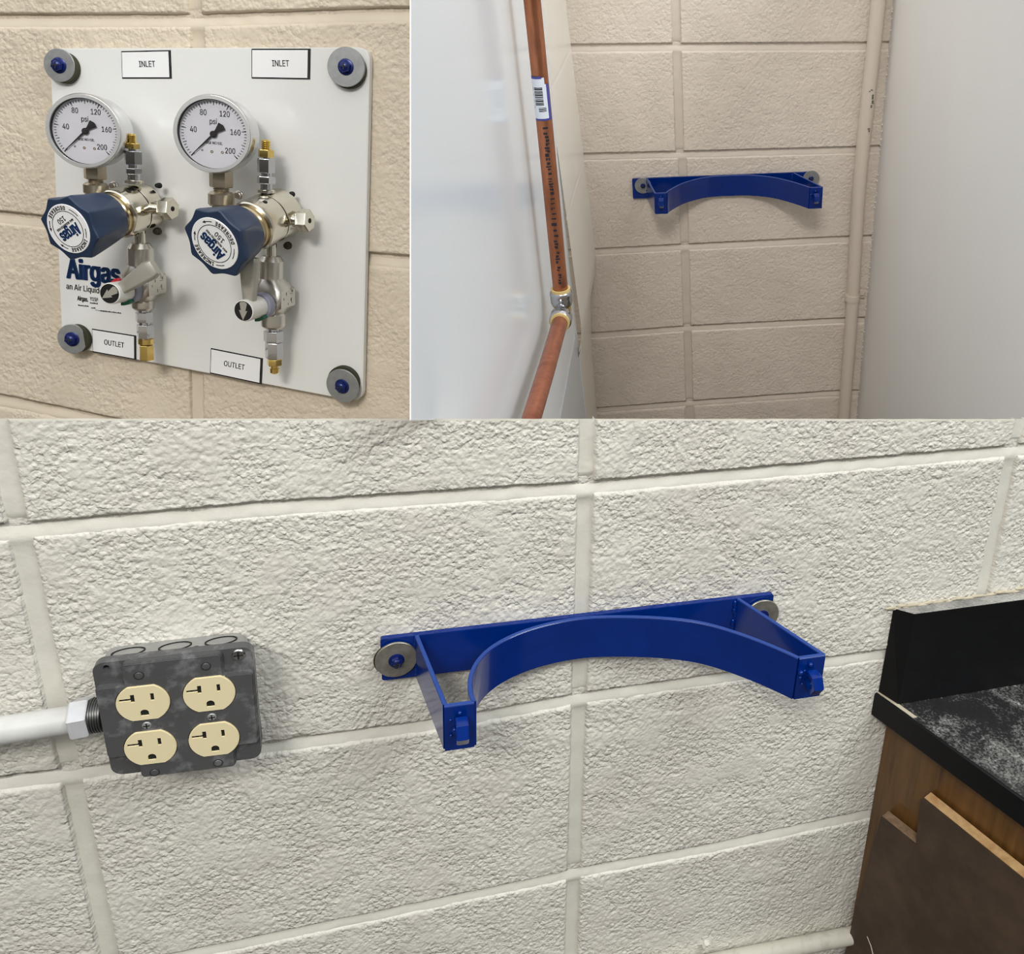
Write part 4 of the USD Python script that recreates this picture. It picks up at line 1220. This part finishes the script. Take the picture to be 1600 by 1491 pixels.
    for kind, x, zt, zb, r in inlet:
        if kind == 'thread':
            t.part('brass_thread', [threads((x, yi, zb), (x, yi, zt - .0008), r, 5), lathe([(r * .86, 0), (r * .6, .0008)], (x, yi, zt - .0008), (0, 0, 1), 20)], 'brass')
        elif kind == 'brasshex':
            t.part('brass_nut', hexp((x, yi, zb), (x, yi, zt), r, .2), 'brass', smooth=30)
        elif kind == 'hex':
            t.part('inlet_nut', hexp((x, yi, zb), (x, yi, zt), r, .25), 'chrome', smooth=30)
        else:
            t.part('inlet_neck', lathe([(r, 0), (r, zt - zb)], (x, yi, zb), (0, 0, 1), 28), 'chrome')
    x, zb, r = inlet[-1][1], inlet[-1][3], inlet[-1][4]
    t.part('inlet_seat', lathe([(r * 1.5, 0), (r * 1.5, .0022), (r * 1.3, .003)], (x, yi, zb + .0005), (0, 0, 1), 32), 'nickel')
    # outlet valve below
    yo = -.030
    ks = {k[0] + str(i): k for i, k in enumerate(outlet)}
    n0, cy_, col_, n1, h1, h2, br, tp = outlet
    xo = cy_[1]
    bx0, bx1 = xo - .0105, xo + .0165
    t.part('outlet_neck', lathe([(n0[4], 0), (n0[4], n0[2] - n0[3] + .006)], (xo, yo, n0[3]), (0, 0, 1), 28), 'nickel')
    t.part('valve_stem', lathe([(cy_[4] * .95, 0), (cy_[4], .001), (cy_[4], cy_[2] - cy_[3] - .004), (cy_[4] * .72, cy_[2] - cy_[3] + .0005)], (xo, yo, cy_[3]), (0, 0, 1), 40), 'satin', smooth=30)
    zt, zb = cy_[3], col_[2]
    xm = xo + .0030
    t.part('valve_body', hull([(xo + .0105 * math.cos(q), yo + .0105 * math.sin(q), zt + .001) for q in np.linspace(0, 6.28, 24)] +
                              [(xm + sx * .0135, yo + sy * .0125, z) for sx in (-1, 1) for sy in (-1, 1) for z in (zt - .0085, zb + .0065)] + [(xm + sx * .0085, yo + sy * .0145, z) for sx in (-1, 1) for sy in (-1, 1) for z in (zt - .0085, zb + .0065)] +
                              [(col_[1] + .0100 * math.cos(q), yo + .0100 * math.sin(q), zb) for q in np.linspace(0, 6.28, 24)]), 'satin', smooth=30)
    # stamped marks on its right flank
    r2 = np.random.default_rng(9)
    mk = []
    for _ in range(12):
        y_, z_ = yo + r2.uniform(-.008, .008), (zt + zb) / 2 + r2.uniform(-.007, .007)
        dy, dz = r2.choice([(.00016, .0022), (.0014, .00016), (.00016, .0013)])
        mk.append(cbox(xm + .0133, xm + .0137, y_ - dy, y_ + dy, z_ - dz, z_ + dz, .00005))
    t.part('stamped_mark', mk, 'thread', kind='stuff')
    r = col_[4]
    t.part('valve_collar', lathe([(r * .80, 0), (r * .97, .002), (r, .004), (r, col_[2] - col_[3] - .002), (r * .88, col_[2] - col_[3])], (col_[1], yo, col_[3]), (0, 0, 1), 36), 'satin', smooth=30)
    for kk, nm in ((h1, 'outlet_nut'), (h2, 'outlet_nut')):
        t.part(nm, hexp((kk[1], yo, kk[3]), (kk[1], yo, kk[2] - .0008), kk[4], .3), 'chrome', smooth=30)
    t.part('outlet_neck', lathe([(n1[4], 0), (n1[4], n1[2] - br[2] + .001)], (n1[1], yo, br[2] - .001), (0, 0, 1), 24), 'chrome')
    if br[4] > tp[4] * 1.3:
        t.part('brass_nut', hexp((br[1], yo, br[3]), (br[1], yo, br[2]), br[4], .2), 'brass', smooth=30)
        t.part('brass_tip', lathe([(tp[4] * .55, 0), (tp[4] * .95, .0012), (tp[4], .004), (tp[4], .0052), (tp[4] * .8, .0056), (tp[4] * .8, tp[2] - tp[3])], (tp[1], yo, tp[3]), (0, 0, 1), 28), 'brass')
    else:
        t.part('brass_nut', lathe([(br[4] * .8, 0), (br[4], .001), (br[4], br[2] - br[3])], (br[1], yo, br[3]), (0, 0, 1), 28), 'brass')
        t.part('brass_tip', hexp((tp[1], yo, tp[3]), (tp[1], yo, tp[2]), tp[4] * 1.06, .2), 'brass', smooth=30)
    # valve handle: hub with an arrow on its face, lever set across it
    hf, hb = np.array(hubf), np.array(hubb)
    hx = unit(hf - hb); Hl = np.linalg.norm(hf - hb); Bh = basis(hx)
    Ph = lambda s: hb + hx * s
    hr = .0098
    t.part('bonnet_nut', hexp(Ph(.004), Ph(.0145), .0115, .1), 'chrome', smooth=30)
    t.part('indicator_ring', lathe([(hr * 1.16, 0), (hr * 1.22, .001), (hr * 1.22, .0080), (hr * 1.16, .0088)], Ph(.0145), hx, 40), 'ring_grey', smooth=30)
    def sector(a0, a1, nm, m_):
        pts = [(hr * .6 * math.cos(x), hr * .6 * math.sin(x)) for x in np.radians([a0, a1])]
        aa = np.radians(np.linspace(a0, a1, 14)); out_ = [(hr * 1.30 * math.cos(x), hr * 1.30 * math.sin(x)) for x in aa]; inn = [(hr * .6 * math.cos(x), hr * .6 * math.sin(x)) for x in aa[::-1]]
        t.part(nm, extrude(Polygon(out_ + inn), .0052, Ph(.0236), Bh), m_, smooth=30)
    sector(108, 158, 'red_sector', 'red'); sector(268, 318, 'green_sector', 'green')
    hn = t.part('handle_hub', lathe([(hr, .0236), (hr, Hl - .0015), (hr * .96, Hl - .0004), (hr * .86, Hl)], Ph(0), hx, 44), 'hub_white', smooth=30)
    t.part('hub_disc', lathe([(hr * .88, 0), (hr * .88, .0005)], Ph(Hl - .0002), hx, 40), 'black_plastic', parent=hn)
    ca, sa = math.cos(arr_ang), math.sin(arr_ang)
    Br = Bh @ np.array([[ca, -sa, 0], [sa, ca, 0], [0, 0, 1]])   # +u = where the arrow points
    k = hr * .88
    arrow = Polygon([(k * .98, 0), (-.05 * k, -.48 * k), (-.02 * k, -.26 * k), (-.78 * k, -.42 * k), (-.95 * k, -.20 * k), (-.95 * k, .20 * k), (-.78 * k, .42 * k), (-.02 * k, .26 * k), (-.05 * k, .48 * k)])
    t.part('arrow', extrude(arrow, .0004, Ph(Hl + .0002), Br), 'handle_grey', parent=hn, smooth=False)
    ca, sa = math.cos(lever_ang), math.sin(lever_ang)
    Bv = Bh @ np.array([[ca, -sa, 0], [sa, ca, 0], [0, 0, 1]])
    L0, L1 = hr * .80, .047
    pts = []
    for u_, w_, t_, lift in ((L0, .0052, .0085, .000), (L1 * .5, .0066, .0090, .001), (L1 * .88, .0086, .0095, .002), (L1, .0070, .0075, .0022)):
        for sgn in (-1, 1):
            for e_, q in ((0, .72), (.22, 1), (.78, 1), (1, .72)):
                pts.append((u_, sgn * w_ * q, Hl - .0125 + lift + t_ * e_))
    t.part('lever', place(hull(pts), hb, Bv), 'handle_grey', smooth=40, parent=hn)
    # plug on the right flank and small bolts round the back
    pc = np.array(plug[1]); pf = np.array(plug[0]); pd = unit(pf - pc)
    t.part('plug_boss', cyl(pc - pd * .008, pc + pd * .0085, .0062, 28), 'nickel')
    t.part('plug_nut', hexp(pc + pd * .0080, pc + pd * .0180, .0105, .3), 'nickel', smooth=30)
    t.part('plug_socket', lathe([(.0022, 0), (.0022, .0004)], pc + pd * .0180, pd, 16), 'dark')
    for (q, r_, m_) in bolts:
        q = np.array(q)
        t.part('mounting_bolt', [cyl(q + [0, .003, 0], q, r_, 20), cyl(q, q + [0, -.0025, 0], r_ * .8, 16)], m_)
    return t


IN2 = [('thread', .4998, -.3081, -.3171, .0041), ('brasshex', .4999, -.3170, -.3237, .0068), ('neck', .5000, -.3237, -.3249, .0043), ('hex', .4999, -.3249, -.3372, .0077), ('neck', .5002, -.3371, -.3403, .0046), ('hex', .5000, -.3403, -.3468, .0080), ('neck', .4999, -.3468, -.3553, .0052)]
IN1 = [('thread', .3700, -.3129, -.3214, .0034), ('brasshex', .3702, -.3214, -.3263, .0062), ('neck', .3702, -.3263, -.3283, .0036), ('hex', .3702, -.3283, -.3406, .0075), ('neck', .3701, -.3405, -.3437, .0044), ('hex', .3701, -.3436, -.3490, .0072), ('neck', .3700, -.3490, -.3577, .0053)]
OU2 = [('neck', .5031, -.4003, -.4127, .0046), ('cyl', .5018, -.4128, -.4335, .0107), ('collar', .5036, -.4646, -.4795, .0108), ('neck', .5040, -.4795, -.4816, .0048), ('hex', .5036, -.4816, -.4925, .0088), ('hex', .5042, -.4925, -.5085, .0080), ('brass', .5044, -.5089, -.5154, .0066), ('tip', .5046, -.5153, -.5234, .0042)]
OU1 = [('neck', .3710, -.4054, -.4133, .0050), ('cyl', .3704, -.4133, -.4339, .0112), ('collar', .3712, -.4663, -.4759, .0098), ('neck', .3722, -.4757, -.4772, .0049), ('hex', .3720, -.4773, -.4877, .0078), ('hex', .3725, -.4896, -.5031, .0076), ('brass', .3729, -.5040, -.5100, .0068), ('tip', .3731, -.5105, -.5249, .0063)]
regulator('gas_regulator', 'left gas regulator, navy knob over the printed logo, valve lever swung to the right',
          (.3654, -.010, -.3779), (-.0994, -.9768, -.1897), .0921, .0217, .0418, .0500, .0226, .0212, .0286, .0216, .2,
          (.3414, -.060, -.3136), (.22, -.97, .0), .0333, [(.3352, -.3448, -.3564, .0096), (.3352, -.3564, -.3596, .0064), (.3352, -.3596, -.3703, .0103)],
          IN1, OU1, (.3724, -.075, -.4537), (.3690, -.030, -.4560), math.radians(35), [(.4004, -.030, -.378), (.3865, -.030, -.3785)],
          [((.3832, -.020, -.3587), .0026, 'dark'), ((.3805, -.020, -.4016), .0036, 'rubber'), ((.3372, -.020, -.3625), .0040, 'satin')], math.radians(212), math.radians(215))
regulator('gas_regulator', 'right gas regulator, navy knob, valve lever upright and arrow pointing down',
          (.5051, -.010, -.3710), (-.1452, -.9553, -.2576), .0942, .0267, .0498, .0602, .0226, .0218, .0305, .0227, .35,
          (.4643, -.060, -.3069), (.20, -.98, .0), .0342, [(.4595, -.3416, -.3534, .0099), (.4595, -.3533, -.3574, .0069), (.4595, -.3574, -.3700, .0111)],
          IN2, OU2, (.5011, -.075, -.4559), (.5041, -.030, -.4549), math.radians(86), [(.5346, -.030, -.3769), (.521, -.030, -.3775)],
          [((.5156, -.020, -.3555), .0026, 'dark'), ((.5117, -.020, -.4028), .0036, 'rubber'), ((.4634, -.020, -.3607), .0042, 'satin')], math.radians(132), math.radians(268))
